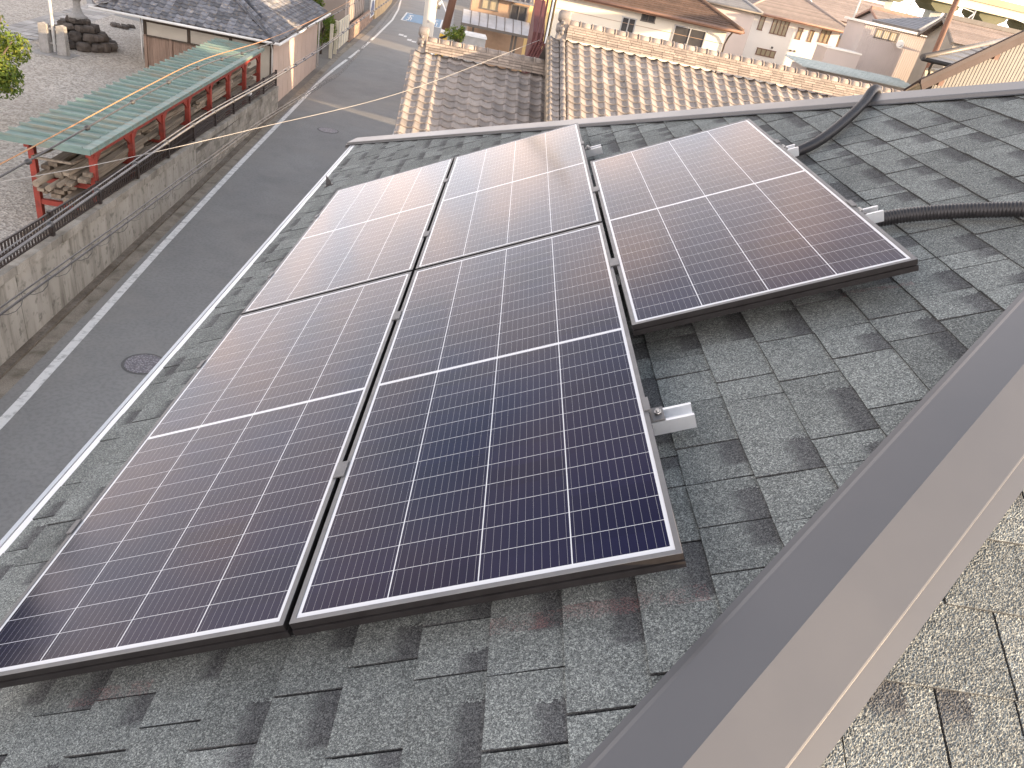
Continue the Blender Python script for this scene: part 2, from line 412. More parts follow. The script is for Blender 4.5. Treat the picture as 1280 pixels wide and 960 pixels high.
# hip caps: folded sheet metal, section given as (offset from the hip in plan, lift above the shingles)
def hip_cap(fn, n0, n1, side_flange):
    """fn(t, w, lift) -> world point; w<0 is the street side"""
    k = 0.009
    secs = [[(-0.116, k + .004), (-0.104, k + 0.005), (-0.102, k + 0.019), (-0.095, k + 0.021), (0, k + 0.024)],
            [(0, k + 0.024), (0.100, k + 0.0212), (0.1025, k + 0.0205), (0.1032, k + 0.0135), (0.104 + side_flange, k + .010)]]
    mb = MB()
    for sec in secs:
        for (w0, l0), (w1, l1) in zip(sec, sec[1:]):
            a = [w2r(*fn(t, w0, l0)) for t in (n0, n1)]; b = [w2r(*fn(t, w1, l1)) for t in (n0, n1)]
            mb.poly([a[0], a[1], b[1], b[0]])
    ends = [w2r(*fn(n0, w, l)) for sec in secs for w, l in sec]
    base = [w2r(*fn(n0, w, -0.01)) for w in (0.122, -0.122)]
    mb.poly(ends + base)
    o = mb.build('hip_cap', M['cap_metal'], house)
    bv = o.modifiers.new('bevel', 'BEVEL'); bv.width = 0.003; bv.segments = 2; bv.limit_method = 'ANGLE'; bv.angle_limit = R(12)
    return o
q2 = math.sqrt(0.5)
def near_fn(t, w, lift):              # t is x on the hip
    x = t + w * q2; y = t - NEAR_C - w * q2
    z = ZR0 + 0.5 * (x if w < 0 else y + NEAR_C) + lift
    return (x, y, z)
def far_fn(t, w, lift):
    x = t + w * q2; y = FAR_S - t + w * q2
    z = ZR0 + 0.5 * (x if w < 0 else FAR_S - y) + lift
    return (x, y, z)
hip_cap(near_fn, XE - 0.02, XA + 0.02, 0.030)
hip_cap(far_fn, XE - 0.03, XA + 0.02, 0.015)

# white eave gutter
g = MB()
yb, yt = ys_n - 0.05, ys_f + 0.02
gp = [(XE - 0.010, ze - 0.035), (XE - 0.022, ze - 0.038), (XE - 0.026, ze - 0.11), (XE - 0.044, ze - 0.125), (XE - 0.048, ze - 0.026), (XE - 0.058, ze - 0.022), (XE - 0.058, ze - 0.135), (XE - 0.03, ze - 0.15), (XE - 0.006, ze - 0.15)]
g.prism([w2r(x, yb, z) for x, z in gp], w2r(0, yt, 0) - w2r(0, yb, 0))
g.build('gutter', M['gutter_white'], house)
g = MB(); g.prism([w2r(x, yb, z) for x, z in ((XE - 0.036, ze - 0.016), (XE - 0.036, ze - 0.030), (XE + 0.02, ze - 0.006), (XE + 0.02, ze + 0.002))], w2r(0, yt, 0) - w2r(0, yb, 0))
g.build('drip_edge', M['gutter_white'], house)

# ---------------------------------------------------------------- solar panels
PL, PW = 1.755, 0.756
def cell_material():
    m_, t, b = nodes('solar_cells')
    uv = N_(t, 'ShaderNodeUVMap', uv_map='UVMap'); sp = N_(t, 'ShaderNodeSeparateXYZ'); t.links.new(uv.outputs[0], sp.inputs[0])
    x, y = sp.outputs[0], sp.outputs[1]
    mgx, mgy = 0.0180, 0.0225
    cw = (PW - 2 * mgx) / 4; half = PL / 2 - 0.0065; rh = (half - mgy) / 12
    fx = MA(t, 'DIVIDE', MA(t, 'SUBTRACT', x, mgx), cw)
    fr = MA(t, 'FRACT', fx)
    dcol = MA(t, 'MULTIPLY', MA(t, 'MINIMUM', fr, MA(t, 'SUBTRACT', 1.0, fr)), cw)
    yy = MA(t, 'ABSOLUTE', MA(t, 'SUBTRACT', y, PL / 2))
    fy = MA(t, 'DIVIDE', MA(t, 'SUBTRACT', yy, 0.0065), rh)
    fyr = MA(t, 'FRACT', fy)
    drow = MA(t, 'MULTIPLY', MA(t, 'MINIMUM', fyr, MA(t, 'SUBTRACT', 1.0, fyr)), rh)
    lcol = MA(t, 'LESS_THAN', dcol, 0.0012)
    lrow = MA(t, 'LESS_THAN', drow, 0.0006)
    mid = MA(t, 'LESS_THAN', yy, 0.0052)
    bx = MA(t, 'FRACT', MA(t, 'MULTIPLY', fr, 11.0))
    bus = MA(t, 'MULTIPLY', MA(t, 'LESS_THAN', MA(t, 'ABSOLUTE', MA(t, 'SUBTRACT', bx, 0.5)), 0.017), MA(t, 'GREATER_THAN', drow, 0.002))
    out = MA(t, 'MAXIMUM', MA(t, 'MAXIMUM', MA(t, 'LESS_THAN', x, mgx), MA(t, 'GREATER_THAN', x, PW - mgx)),
             MA(t, 'MAXIMUM', MA(t, 'LESS_THAN', y, mgy), MA(t, 'GREATER_THAN', y, PL - mgy)))
    white = MA(t, 'MAXIMUM', MA(t, 'MAXIMUM', lcol, mid), MA(t, 'MAXIMUM', lrow, out))
    ident = MA(t, 'ADD', MA(t, 'FLOOR', fx), MA(t, 'MULTIPLY', MA(t, 'FLOOR', MA(t, 'DIVIDE', y, rh)), 7.3))
    wnz = N_(t, 'ShaderNodeTexWhiteNoise', noise_dimensions='1D'); t.links.new(ident, wnz.inputs['W'])
    cell = MIX(t, wnz.outputs['Value'], (0.0055, 0.0048, 0.026, 1), (0.0085, 0.0075, 0.036, 1))
    cell = MIX(t, MA(t, 'MULTIPLY', bus, 0.9), cell, (0.34, 0.34, 0.36, 1))
    col = MIX(t, white, cell, (0.68, 0.69, 0.71, 1))
    t.links.new(col, b.inputs['Base Color'])
    dust = NOISE(t, OBJ(t), 3.2, 5)
    t.links.new(MA(t, 'MULTIPLY_ADD', dust, 0.07, 0.085), b.inputs['Roughness'])
    b.inputs['IOR'].default_value = 1.29
    b.inputs['Coat Weight'].default_value = 0.0; b.inputs['Coat Roughness'].default_value = 0.16; b.inputs['Coat IOR'].default_value = 1.45
    return m_
M['cells'] = cell_material()
FL = 0.0115                           # width of the frame lip
def make_panel(base, label):
    r_ = thing('solar_panel', label, 'solar panel', base, 'R', 'solar panels on the roof')
    x0, y0, _ = base; x1, y1 = x0 + PW, y0 + PL
    fm = MB()
    for a, b_ in (((x0, y0), (x1, y0)), ((x1, y0), (x1, y1)), ((x1, y1), (x0, y1)), ((x0, y1), (x0, y0))):
        d = Vector((b_[0] - a[0], b_[1] - a[1], 0)); d.normalize(); n = Vector((-d.y, d.x, 0))
        sec = [(0.0, -0.0008), (0.0008, 0.0), (FL - 0.0006, 0.0), (FL, -0.0008), (FL, -0.006), (0.003, -0.006), (0.003, -0.0060)]
        A0 = Vector((a[0], a[1], 0)); B0 = Vector((b_[0], b_[1], 0))
        for (o0, z0), (o1, z1) in zip(sec[:5], sec[1:6]):
            fm.poly([A0 + n * o0 + d * o0 + Vector((0, 0, z0)), B0 + n * o0 - d * o0 + Vector((0, 0, z0)), B0 + n * o1 - d * o1 + Vector((0, 0, z1)), A0 + n * o1 + d * o1 + Vector((0, 0, z1))])
    fm.build('frame', M['frame'], r_)
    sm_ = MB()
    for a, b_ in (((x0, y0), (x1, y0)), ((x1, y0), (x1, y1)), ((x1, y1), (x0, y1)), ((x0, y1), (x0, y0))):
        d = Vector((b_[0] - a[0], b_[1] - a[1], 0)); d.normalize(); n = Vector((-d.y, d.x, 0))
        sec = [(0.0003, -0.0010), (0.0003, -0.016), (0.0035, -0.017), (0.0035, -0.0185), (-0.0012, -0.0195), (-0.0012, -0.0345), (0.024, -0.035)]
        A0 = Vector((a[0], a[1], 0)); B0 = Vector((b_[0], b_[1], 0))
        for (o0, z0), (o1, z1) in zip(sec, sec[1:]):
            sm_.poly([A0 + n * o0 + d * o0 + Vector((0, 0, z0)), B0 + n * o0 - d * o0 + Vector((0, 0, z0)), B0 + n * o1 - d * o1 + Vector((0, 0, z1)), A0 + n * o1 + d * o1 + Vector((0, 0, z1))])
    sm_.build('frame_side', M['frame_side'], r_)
    gm = MB()
    gx0, gx1, gy0, gy1 = FL - 0.001, PW - FL + 0.001, FL - 0.001, PL - FL + 0.001
    gm.poly([(x0 + gx0, y0 + gy0, -0.0018), (x0 + gx1, y0 + gy0, -0.0018), (x0 + gx1, y0 + gy1, -0.0018), (x0 + gx0, y0 + gy1, -0.0018)], uv=[(gx0, gy0), (gx1, gy0), (gx1, gy1), (gx0, gy1)])
    gm.build('cell_glass', M['cells'], r_)
    bk = MB(); bk.box(x0 + 0.012, x1 - 0.012, y0 + 0.012, y1 - 0.012, -0.008, -0.006); bk.build('backsheet', M['backsheet'], r_)
    return r_
GV, GU = 0.0123, 0.0175
make_panel((-PW, 0, 0), 'front row solar panel nearest the street gutter, cut by the left photo edge')
make_panel((GV, 0, 0), 'front centre solar panel, darkest navy, its near corner by the short silver rail stub')
make_panel((-PW, PL + GU, 0), 'pale reflecting solar panel at the far street corner of the array')
make_panel((GV, PL + GU, 0), 'far middle solar panel whose top corner touches the far hip cap')
make_panel((2 * GV + PW, 0.881, 0), 'single solar panel set higher up the roof, with black conduits leaving its right edge')

# ---------------------------------------------------------------- rails and clamps
def make_rail(u, v0, v1, ends, mids, label):
    r_ = thing('mounting_rail', label, 'rail', ((v0 + v1) / 2, u, -0.10), 'R', 'aluminium rails under the solar panels')
    zb, zt, w = -0.072, -0.036, 0.0265
    sec = [(-w, zb), (w, zb), (w, zt), (w - 0.008, zt), (w - 0.008, zt - 0.004), (w - 0.004, zt - 0.004), (w - 0.004, zb + 0.010), (0.006, zb + 0.010), (-w + 0.004, zb + 0.010),
           (-w + 0.004, zt - 0.004), (-w + 0.008, zt - 0.004), (-w + 0.008, zt), (-w, zt)]
    mb = MB(); n = len(sec)
    b0 = mb.add([(v0, u + a, z) for a, z in sec] + [(v1, u + a, z) for a, z in sec])
    for i in range(n): j = (i + 1) % n; mb.face([b0 + i, b0 + j, b0 + n + j, b0 + n + i])
    for v in (v0, v1):
        mb.poly([(v, u + a, z) for a, z in ((-w, zb), (w, zb), (w, zb + 0.010), (-w, zb + 0.010))])
        for sgn in (-1, 1):
            mb.poly([(v, u + sgn * a, z) for a, z in ((w, zb + 0.010), (w, zt), (w - 0.008, zt), (w - 0.008, zt - 0.004), (w - 0.004, zt - 0.004), (w - 0.004, zb + 0.010))])
    mb.build('channel', M['alu'], r_)
    k = v0 + 0.16
    while k < v1:
        f = MB(); f.box(k - 0.035, k + 0.035, u - 0.05, u + 0.05, -0.112, -0.0725); f.build('foot', M['alu'], r_); k += 0.62
    for v, sg in ends:                                   # sg=+1: panel lies on the low side
        c = MB()
        c.prism([(v + sg * x, u - 0.026, z) for x, z in ((-0.009, 0.0045), (-0.009, 0.0015), (0.0022, 0.0012), (0.0022, -0.034), (0.034, -0.034), (0.034, -0.030), (0.006, -0.030), (0.006, 0.0045))], (0, 0.052, 0))
        c.build('end_clamp', M['frame'], r_)
        bt = MB(); bt.cyl((v + sg * 0.021, u, -0.034), (v + sg * 0.021, u, -0.018), 0.0045, n=8); bt.cyl((v + sg * 0.021, u, -0.030), (v + sg * 0.021, u, -0.023), 0.009, n=6)
        bt.build('bolt', M['steel'], r_)
    for v in mids:
        c = MB(); c.box(v - 0.0145, v + 0.0145, u - 0.030, u + 0.030, 0.0010, 0.0042); c.box(v - 0.0045, v + 0.0045, u - 0.02, u + 0.02, -0.036, 0.0009); c.build('mid_clamp', M['frame'], r_)
    return r_
vl, vm, vr, vrr = -PW, GV / 2, GV + PW, 2 * GV + 2 * PW
make_rail(0.478, vl - 0.02, vr + 0.100, [(vl, -1), (vr, 1)], [vm], 'silver rail stub poking out beside the front centre panel')
make_rail(1.345, vl - 0.02, vrr + 0.085, [(vl, -1), (vrr, 1)], [vm, vr + GV / 2], 'silver rail end at the ribbed conduit on the upper panel')
make_rail(2.175, vl - 0.02, vrr + 0.075, [(vl, -1), (vrr, 1)], [vm, vr + GV / 2], 'silver rail end where the smooth curved conduit starts')
make_rail(3.020, vl - 0.02, vr + 0.090, [(vl, -1), (vr, 1)], [vm], 'short silver rail stub between the two top panels, furthest from the camera')

# ---------------------------------------------------------------- conduits
def smooth_path(pts, n=8):
    P = [Vector(p) for p in pts]; P = [2 * P[0] - P[1]] + P + [2 * P[-1] - P[-2]]; out = []
    for i in range(1, len(P) - 2):
        for k in range(n):
            t = k / n; a, b_, c, d = P[i - 1:i + 3]
            out.append(0.5 * ((2 * b_) + (c - a) * t + (2 * a - 5 * b_ + 4 * c - d) * t * t + (3 * b_ - a - 3 * c + d) * t ** 3))
    out.append(P[-2]); return out
def resample(pts, step):
    out = [pts[0]]; acc = 0
    for a, b_ in zip(pts, pts[1:]):
        L = (b_ - a).length; d = step - acc
        while d <= L: out.append(a.lerp(b_, d / L)); d += step
        acc = (acc + L) % step if d > L else 0
        acc = L - (d - step)
    return out
def conduit(pts, rad, rib, depth, label):
    P = resample(smooth_path(pts, 12), rib / 4)
    rads = [rad - depth * (0.0, 0.5, 1.0, 0.5)[i % 4] for i in range(len(P))]
    mb = MB(); mb.tube(P, rads, 14)
    return mb.build('conduit', M['black_plastic'], base=pts[0], frame='R', label=label, cat='conduit', group='black conduits at the upper panel')
conduit([(1.50, 1.355, -0.080), (1.60, 1.352, -0.077), (1.70, 1.335, -0.078), (1.82, 1.28, -0.079), (1.97, 1.185, -0.081), (2.10, 1.095, -0.082), (2.30, 0.955, -0.082), (2.6, 0.77, -0.08)], 0.0250, 0.0095, 0.0038, 'ribbed black conduit lying across the shingles to the right edge of the photo')
conduit([(1.50, 2.215, -0.085), (1.62, 2.235, -0.083), (1.72, 2.285, -0.082), (1.83, 2.385, -0.080), (1.96, 2.53, -0.076), (2.06, 2.66, -0.074), (2.13, 2.765, -0.066), (2.17, 2.825, -0.074), (2.20, 2.875, -0.10), (2.215, 2.90, -0.15), (2.22, 2.91, -0.25)], 0.0225, 0.006, 0.0011, 'smooth black conduit curving up and over the far hip cap')
# dark flashing scrap standing on the shingles
sc_ = MB()
sc_.prism([(-1.075, 4.27, -0.112), (-1.035, 4.27, -0.112), (-1.030, 4.275, -0.085), (-1.048, 4.28, -0.045), (-1.062, 4.275, -0.08)], (0.0, 0.012, 0.0))
sc_.box(-1.085, -1.02, 4.25, 4.30, -0.113, -0.109)
sc_.build('snow_guard', M['black_plastic'], base=(-1.05, 4.27, -0.11), frame='R', label='small dark pointed metal tab standing on the shingles beyond the far street panel', cat='roof tab')

# ================================================================ STREET (frame N: x across, y along the road, z from the road)
M['asphalt'] = mat('asphalt', (0.255, 0.253, 0.244), (0.220, 0.219, 0.213), 0.7, 0.85, fine=0.25, grime=(0.275, 0.264, 0.246), gscale=0.35, bump=0.25, bscale=90)
M['asphalt_old'] = mat('asphalt_old', (0.15, 0.147, 0.142), (0.12, 0.118, 0.115), 1.5, 0.9, fine=0.3, bump=0.2, bscale=60)
M['earth'] = mat('earth', (0.20, 0.185, 0.165), (0.16, 0.15, 0.135), 0.8, 0.95, fine=0.4)
M['dirt'] = mat('dirt_verge', (0.31, 0.275, 0.225), (0.23, 0.20, 0.16), 2.2, 0.95, fine=0.5, grime=(0.10, 0.085, 0.06), gscale=2.5, bump=0.4, bscale=40)
M['kerb'] = mat('kerb_stone', (0.13, 0.105, 0.08), (0.20, 0.175, 0.145), 1.4, 0.9, fine=0.4, grime=(0.07, 0.055, 0.04), gscale=3, bump=0.3)
def line_material():
    m_, t, b = nodes('road_paint'); v = OBJ(t)
    w = RAMP(t, NOISE(t, v, 5.0, 7, 0.7), 0.50, 0.62)
    w = MA(t, 'MAXIMUM', w, RAMP(t, NOISE(t, SCALE(t, v, (0.6, 5.0, 1)), 3.0, 4), 0.60, 0.68))
    t.links.new(MIX(t, MA(t, 'MULTIPLY', w, 0.55), (0.72, 0.72, 0.70, 1), (0.21, 0.21, 0.205, 1)), b.inputs['Base Color'])
    b.inputs['Roughness'].default_value = 0.7; return m_
M['line'] = line_material()
def gravel_material():
    m_, t, b = nodes('gravel'); v = OBJ(t)
    vo = N_(t, 'ShaderNodeTexVoronoi'); vo.inputs['Scale'].default_value = 17; t.links.new(v, vo.inputs['Vector'])
    sg = N_(t, 'ShaderNodeSeparateColor'); t.links.new(vo.outputs['Color'], sg.inputs[0])
    c = RAMP(t, sg.outputs[0], 0.1, 0.9, (0.27, 0.24, 0.205), (0.58, 0.53, 0.465))
    c = MIX(t, RAMP(t, NOISE(t, v, 0.35, 5), 0.42, 0.66), c, MIX(t, 0.5, c, (0.32, 0.275, 0.225, 1)))
    t.links.new(c, b.inputs['Base Color']); b.inputs['Roughness'].default_value = 0.95
    BUMP(t, b, vo.outputs['Distance'], 0.8, 0.03); return m_
M['gravel'] = gravel_material()
M['slab'] = mat('stone_slab', (0.42, 0.40, 0.375), (0.34, 0.32, 0.30), 1.6, 0.85, per=0.22, bump=0.2)

def sheet(name, pts, z, mt, kind='structure', th=None):
    mb = MB(); mb.poly([(x, y, z) for x, y in pts])
    return mb.build(name, mt, base=(pts[0][0], pts[0][1], z), frame='N', kind=kind)
sheet('ground', [(-900, -200), (900, -200), (900, 1500), (-900, 1500)], -0.012, M['earth'])
mb = MB()
road_l = [(-6.20, -40), (-6.17, 12), (-6.2, 30), (-6.25, 46), (-6.0, 60), (-6.3, 84), (-8, 120), (-12, 170)]
road_r = [(-1.35, -40), (-1.35, 12), (-1.4, 30), (-1.1, 46), (-0.2, 60), (-0.6, 84), (-2.4, 120), (-6, 170)]
for a, b_, c, d in zip(road_l, road_r, road_l[1:], road_r[1:]):
    mb.poly([(a[0], a[1], 0), (b_[0], b_[1], 0), (d[0], d[1], 0), (c[0], c[1], 0)])
mb.build('road', M['asphalt'], base=(-4, 12, 0), kind='structure')
def strip(name, path, w, z, mt, dash=None):
    mb = MB()
    for i, (a, b_) in enumerate(zip(path, path[1:])):
        if dash and i in dash: continue
        a = Vector((a[0], a[1], z)); b_ = Vector((b_[0], b_[1], z)); d = (b_ - a).normalized(); n = Vector((-d.y, d.x, 0)) * w / 2
        L = (b_ - a).length; k = max(1, int(L / 1.0))
        mb.poly([a - n, b_ - n, b_ + n, a + n])
    return mb.build(name, mt, base=(path[0][0], path[0][1], z), kind='structure')
strip('edge_line', [(-5.80, -30), (-5.82, 9), (-5.86, 11.2), (-5.95, 15.5), (-6.02, 22.8), (-6.06, 37.4), (-5.95, 41.0), (-5.80, 44.2), (-5.76, 44.8), (-5.62, 48.2), (-5.58, 48.9), (-5.50, 52.2), (-5.48, 52.9), (-5.41, 55.3), (-5.27, 65.7), (-5.5, 74), (-6.02, 83), (-9, 130)], 0.155, 0.004, M['line'], dash=(7, 9, 11))
strip('edge_line', [(-1.78, -30), (-1.80, 30.2), (-1.98, 37.5), (-1.7, 46), (-1.0, 60), (-1.05, 77), (-2.23, 92), (-5, 130)], 0.15, 0.004, M['line'])
strip('verge', [(-6.27, -30), (-6.27, 22), (-6.33, 30), (-6.4, 46), (-6.2, 60)], 0.30, 0.006, M['dirt'])
mb = MB(); mb.box(-6.54, -6.385, -30, 31, -0.05, 0.055); mb.build('kerb', M['kerb'], base=(-6.46, 0, 0), kind='structure')
# white touch marks on the carriageway and the blue box with its worn white lettering
mb = MB()
for x0, x1, y0, y1 in ((-4.1, -3.75, 57.9, 58.7), (-3.7, -3.5, 57.6, 58.4), (-3.35, -3.05, 56.2, 57.0), (-3.0, -2.7, 55.9, 56.5)):
    mb.poly([(x0, y0, 0.004), (x1, y0, 0.004), (x1, y1, 0.004), (x0, y1, 0.004)])
mb.build('road_marking', M['line'], base=(-3.5, 57, 0.004), kind='structure')
M['blue_paint'] = mat('blue_paint', (0.12, 0.24, 0.38), (0.17, 0.29, 0.41), 1.8, 0.7, grime=(0.17, 0.22, 0.26), gscale=2.0)
mb = MB(); mb.poly([(-4.65, 67.0, 0.004), (-1.40, 67.0, 0.004), (-1.40, 73.0, 0.004), (-4.65, 73.0, 0.004)]); mb.build('road_marking', M['blue_paint'], base=(-3, 69, 0.004), kind='structure')
mb = MB()
def fl(x0, x1, y0, y1): mb.poly([(x0, y0, 0.008), (x1, y0, 0.008), (x1, y1, 0.008), (x0, y1, 0.008)])
for x in (-4.70, -1.48): fl(x, x + 0.13, 66.9, 73.1)
fl(-4.57, -4.1, 72.8, 73.1); fl(-1.9, -1.48, 66.9, 67.2); fl(-4.57, -4.2, 66.9, 67.2)
for cx in (-4.15, -2.55, -1.95):                         # worn characters
    fl(cx - 0.22, cx + 0.22, 71.2, 71.6); fl(cx - 0.05, cx + 0.05, 68.2, 71.2); fl(cx - 0.22, cx + 0.20, 69.6, 69.95); fl(cx + 0.14, cx + 0.22, 67.9, 69.6); fl(cx - 0.2, cx + 0.05, 67.8, 68.2)
mb.build('road_marking', M['line'], base=(-3, 69, 0.008), kind='structure')
# manhole covers
def iron_material():
    m_, t, b = nodes('cast_iron'); v = OBJ(t)
    vo = N_(t, 'ShaderNodeTexVoronoi'); vo.inputs['Scale'].default_value = 26; t.links.new(v, vo.inputs['Vector'])
    t.links.new(MIX(t, RAMP(t, vo.outputs['Distance'], 0.25, 0.5), (0.34, 0.325, 0.345, 1), (0.17, 0.16, 0.175, 1)), b.inputs['Base Color'])
    b.inputs['Roughness'].default_value = 0.55; b.inputs['Metallic'].default_value = 0.1
    BUMP(t, b, vo.outputs['Distance'], 0.8, 0.02); return m_
M['iron'] = iron_material()
for x, y, r_, lb in ((-4.53, 10.63, 0.315, 'large patterned iron manhole cover in the road near the white gutter'), (-4.25, 28.53, 0.36, 'plain oval looking manhole cover further up the grey road')):
    t_ = thing('manhole_cover', lb, 'manhole', (x, y, 0))
    c = MB(); c.lathe((x, y, 0), [(r_, 0.001), (r_, 0.010), (r_ * 0.97, 0.012), (0.02, 0.012)], 40, False); c.build('lid', M['iron'], t_)
    c = MB()
    for j in range(40):
        a, b_ = 2 * math.pi * j / 40, 2 * math.pi * (j + 1) / 40
        P = lambda q, z, an: (x + q * math.cos(an), y + q * math.sin(an), z)
        c.poly([P(r_ + 0.006, 0.009, a), P(r_ + 0.045, 0.005, a), P(r_ + 0.045, 0.005, b_), P(r_ + 0.006, 0.009, b_)])
    c.build('ring', M['asphalt_old'], t_)

# ---------------------------------------------------------------- yard behind the wall
YZ = 0.60
mb = MB(); mb.poly([(-60, -30, YZ), (-6.7, -30, YZ), (-6.7, 30.4, YZ), (-11.6, 30.4, YZ), (-13, 34, YZ), (-16, 60, YZ), (-60, 60, YZ)])
mb.build('gravel_yard', M['gravel'], base=(-12, 24, YZ), kind='structure')
sheet('asphalt_patch', [(-18.0, 40.6), (-14.6, 39.6), (-15, 50), (-21, 50), (-19.2, 43.2)], YZ + 0.006, M['asphalt'])
pth = MB(); rg = random.Random(4)
ax, ay = Vector((0.30, 0.954, 0)), Vector((0.954, -0.30, 0))
ax = Vector((-0.06, 0.998, 0)); ay = Vector((0.998, 0.06, 0))
p0 = Vector((-17.6, 31.2, YZ + 0.01))
for i in range(20):
    for j in range(4):
        pth.cur = rg.random(); a = p0 + ax * (i * 0.62 - 1.6) + ay * (j * 0.44 - 0.3); e = ax * 0.59; f_ = ay * 0.415; off = ax * rg.uniform(-0.12, 0.12)
        a = a + off; pth.poly([a, a + f_, a + f_ + e, a + e])
pth.build('stone_path', M['slab'], base=p0, kind='structure')

# retaining wall
def concrete_wall_material():
    m_, t, b = nodes('stained_concrete'); v = OBJ(t); sp = N_(t, 'ShaderNodeSeparateXYZ'); t.links.new(v, sp.inputs[0])
    base = MIX(t, NOISE(t, v, 1.7, 6, 0.65), (0.40, 0.375, 0.33, 1), (0.29, 0.27, 0.235, 1))
    st = NOISE(t, SCALE(t, v, (1, 1.0, 0.10)), 3.6, 5, 0.6)
    base = MIX(t, RAMP(t, st, 0.50, 0.68), base, (0.165, 0.15, 0.125, 1))
    st2 = NOISE(t, SCALE(t, v, (1, 0.55, 0.07)), 2.1, 4)
    base = MIX(t, MA(t, 'MULTIPLY', RAMP(t, st2, 0.52, 0.66), 0.7), base, (0.43, 0.40, 0.36, 1))
    base = MIX(t, MA(t, 'MULTIPLY', RAMP(t, NOISE(t, v, 7, 6), 0.55, 0.68), 0.6), base, (0.085, 0.082, 0.065, 1))
    t.links.new(base, b.inputs['Base Color']); b.inputs['Roughness'].default_value = 0.92
    BUMP(t, b, NOISE(t, v, 24, 5), 0.4, 0.01); return m_
M['concrete_wall'] = concrete_wall_material()
M['block'] = mat('concrete_block', (0.36, 0.335, 0.295), (0.25, 0.23, 0.195), 2.5, 0.92, fine=0.3, per=0.18, grime=(0.13, 0.115, 0.09), gscale=1.8, bump=0.3)
def wtop(y): return 1.50 - 0.030 * (y - 9.9)
rw = thing('retaining_wall', 'stained concrete wall with block courses between the road and the gravel yard', 'wall', (-6.6, 10, 0))
mb = MB(); y = -12.0
while y < 20.0:
    y2 = min(y + 1.9, 20.2)
    x = -6.53
    mb.hexa([(-6.75, y + .008, -0.05), (x, y + .008, -0.05), (x, y2 - .008, -0.05), (-6.75, y2 - .008, -0.05), (-6.75, y + .008, wtop(y) - 0.16), (x - 0.03, y + .008, wtop(y) - 0.16), (x - 0.03, y2 - .008, wtop(y2) - 0.16), (-6.75, y2 - .008, wtop(y2) - 0.16)])
    y = y2
mb.box(-6.74, -6.60, -12, 20.2, -0.05, 1.0)
mb.build('wall_panel', M['concrete_wall'], rw)
mb = MB(); y = -12.0
while y < 30.2:
    y2 = min(y + 0.40, 30.3); z = wtop(y); mb.cur = rnd.random(); dx = rnd.uniform(-0.008, 0.008)
    mb.box(-6.74, -6.525 + dx, y + 0.006, y2 - 0.006, z - 0.155, z + rnd.uniform(-0.008, 0.008)); y = y2
for row in range(7):
    y = 20.2 - (0.2 if row % 2 else 0)
    while y < 30.2:
        y2 = min(y + 0.40, 30.3); z = wtop(25) - 0.16 - row * 0.193; mb.cur = rnd.random()
        if y >= 20.0 or True: mb.box(-6.74, -6.535 + rnd.uniform(-0.004, 0.004), max(y, 20.2) + 0.005, y2 - 0.005, z - 0.185, z - 0.003)
        y = y2
mb.build('block_course', M['block'], rw)

# dark fence on the wall
M['fence'] = mat('dark_fence', (0.030, 0.022, 0.020), (0.045, 0.034, 0.03), 12, 0.45, 0.1)
fc = thing('mesh_fence', 'low dark brown slatted fence standing along the top of the concrete wall', 'fence', (-6.64, 10, 1.5))
y = 6.3; k = 0; FX = -6.64
while y < 30.0:
    y2 = y + 2.0; za, zb = wtop(y) + 0.004, wtop(y2) + 0.004; h = 0.46 if y < 22 else 0.55
    pb = MB(); pb.box(FX - 0.035, FX + 0.035, y - 0.04, y + 0.04, za, za + h + 0.02); pb.build('post', M['fence'], fc)
    pn = MB()
    for zz in (0.06, h * 0.5, h - 0.02):
        pn.beam((FX, y + 0.05, za + zz), (FX, y2 - 0.05, zb + zz), 0.030, 0.030)
    if y < 19:
        n = 19
        for j in range(n):
            yy = y + 0.1 + (1.8) * j / (n - 1); zc = za + (zb - za) * (yy - y) / 2.0
            pn.box(FX - 0.010, FX + 0.010, yy - 0.017, yy + 0.017, zc + 0.06, zc + h - 0.02)
    else:
        for j in range(7):
            zz = 0.09 + (h - 0.13) * j / 6
            pn.beam((FX, y + 0.05, za + zz), (FX, y2 - 0.05, zb + zz), 0.016, 0.042)
    pn.build('panel', M['fence'], fc)
    y = y2
pb = MB(); pb.box(FX - 0.035, FX + 0.035, y - 0.04, y + 0.04, wtop(y), wtop(y) + 0.60); pb.build('post', M['fence'], fc)
mirror = MB(); mirror.lathe((-6.50, 25.6, 1.42), [(0.02, 0.0), (0.11, 0.05), (0.115, 0.10), (0.08, 0.16), (0.02, 0.18)], 16); mirror.build('lamp_globe', M['alu'], fc)

# ---------------------------------------------------------------- red timber shed with a green metal roof
M['red_paint'] = mat('red_paint', (0.31, 0.045, 0.028), (0.24, 0.032, 0.020), 5, 0.6, grime=(0.12, 0.025, 0.018), gscale=3.5, bump=0.1)
M['green_roof'] = mat('green_copper', (0.19, 0.275, 0.25), (0.135, 0.205, 0.188), 2.6, 0.55, 0.05, grime=(0.24, 0.205, 0.15), gscale=2.3, stretch=(0.5, 2.4, 1), bump=0.1)
M['timber'] = mat('weathered_timber', (0.27, 0.225, 0.175), (0.18, 0.148, 0.112), 3, 0.85, stretch=(6, 0.7, 6), per=0.35, bump=0.3)
M['timber_dark'] = mat('dark_timber', (0.10, 0.075, 0.055), (0.06, 0.045, 0.035), 4, 0.85, stretch=(6, 6, 1), bump=0.2)
sh = thing('wood_shed', 'long open red timber shed with a ribbed pale green metal roof, full of stacked wood', 'shed', (-7.5, 15, YZ))
SY0, SY1 = 14.45, 28.9
def szr(x): return 2.37 + (-(x + 6.78)) * 0.01          # roof plane
rf = MB()
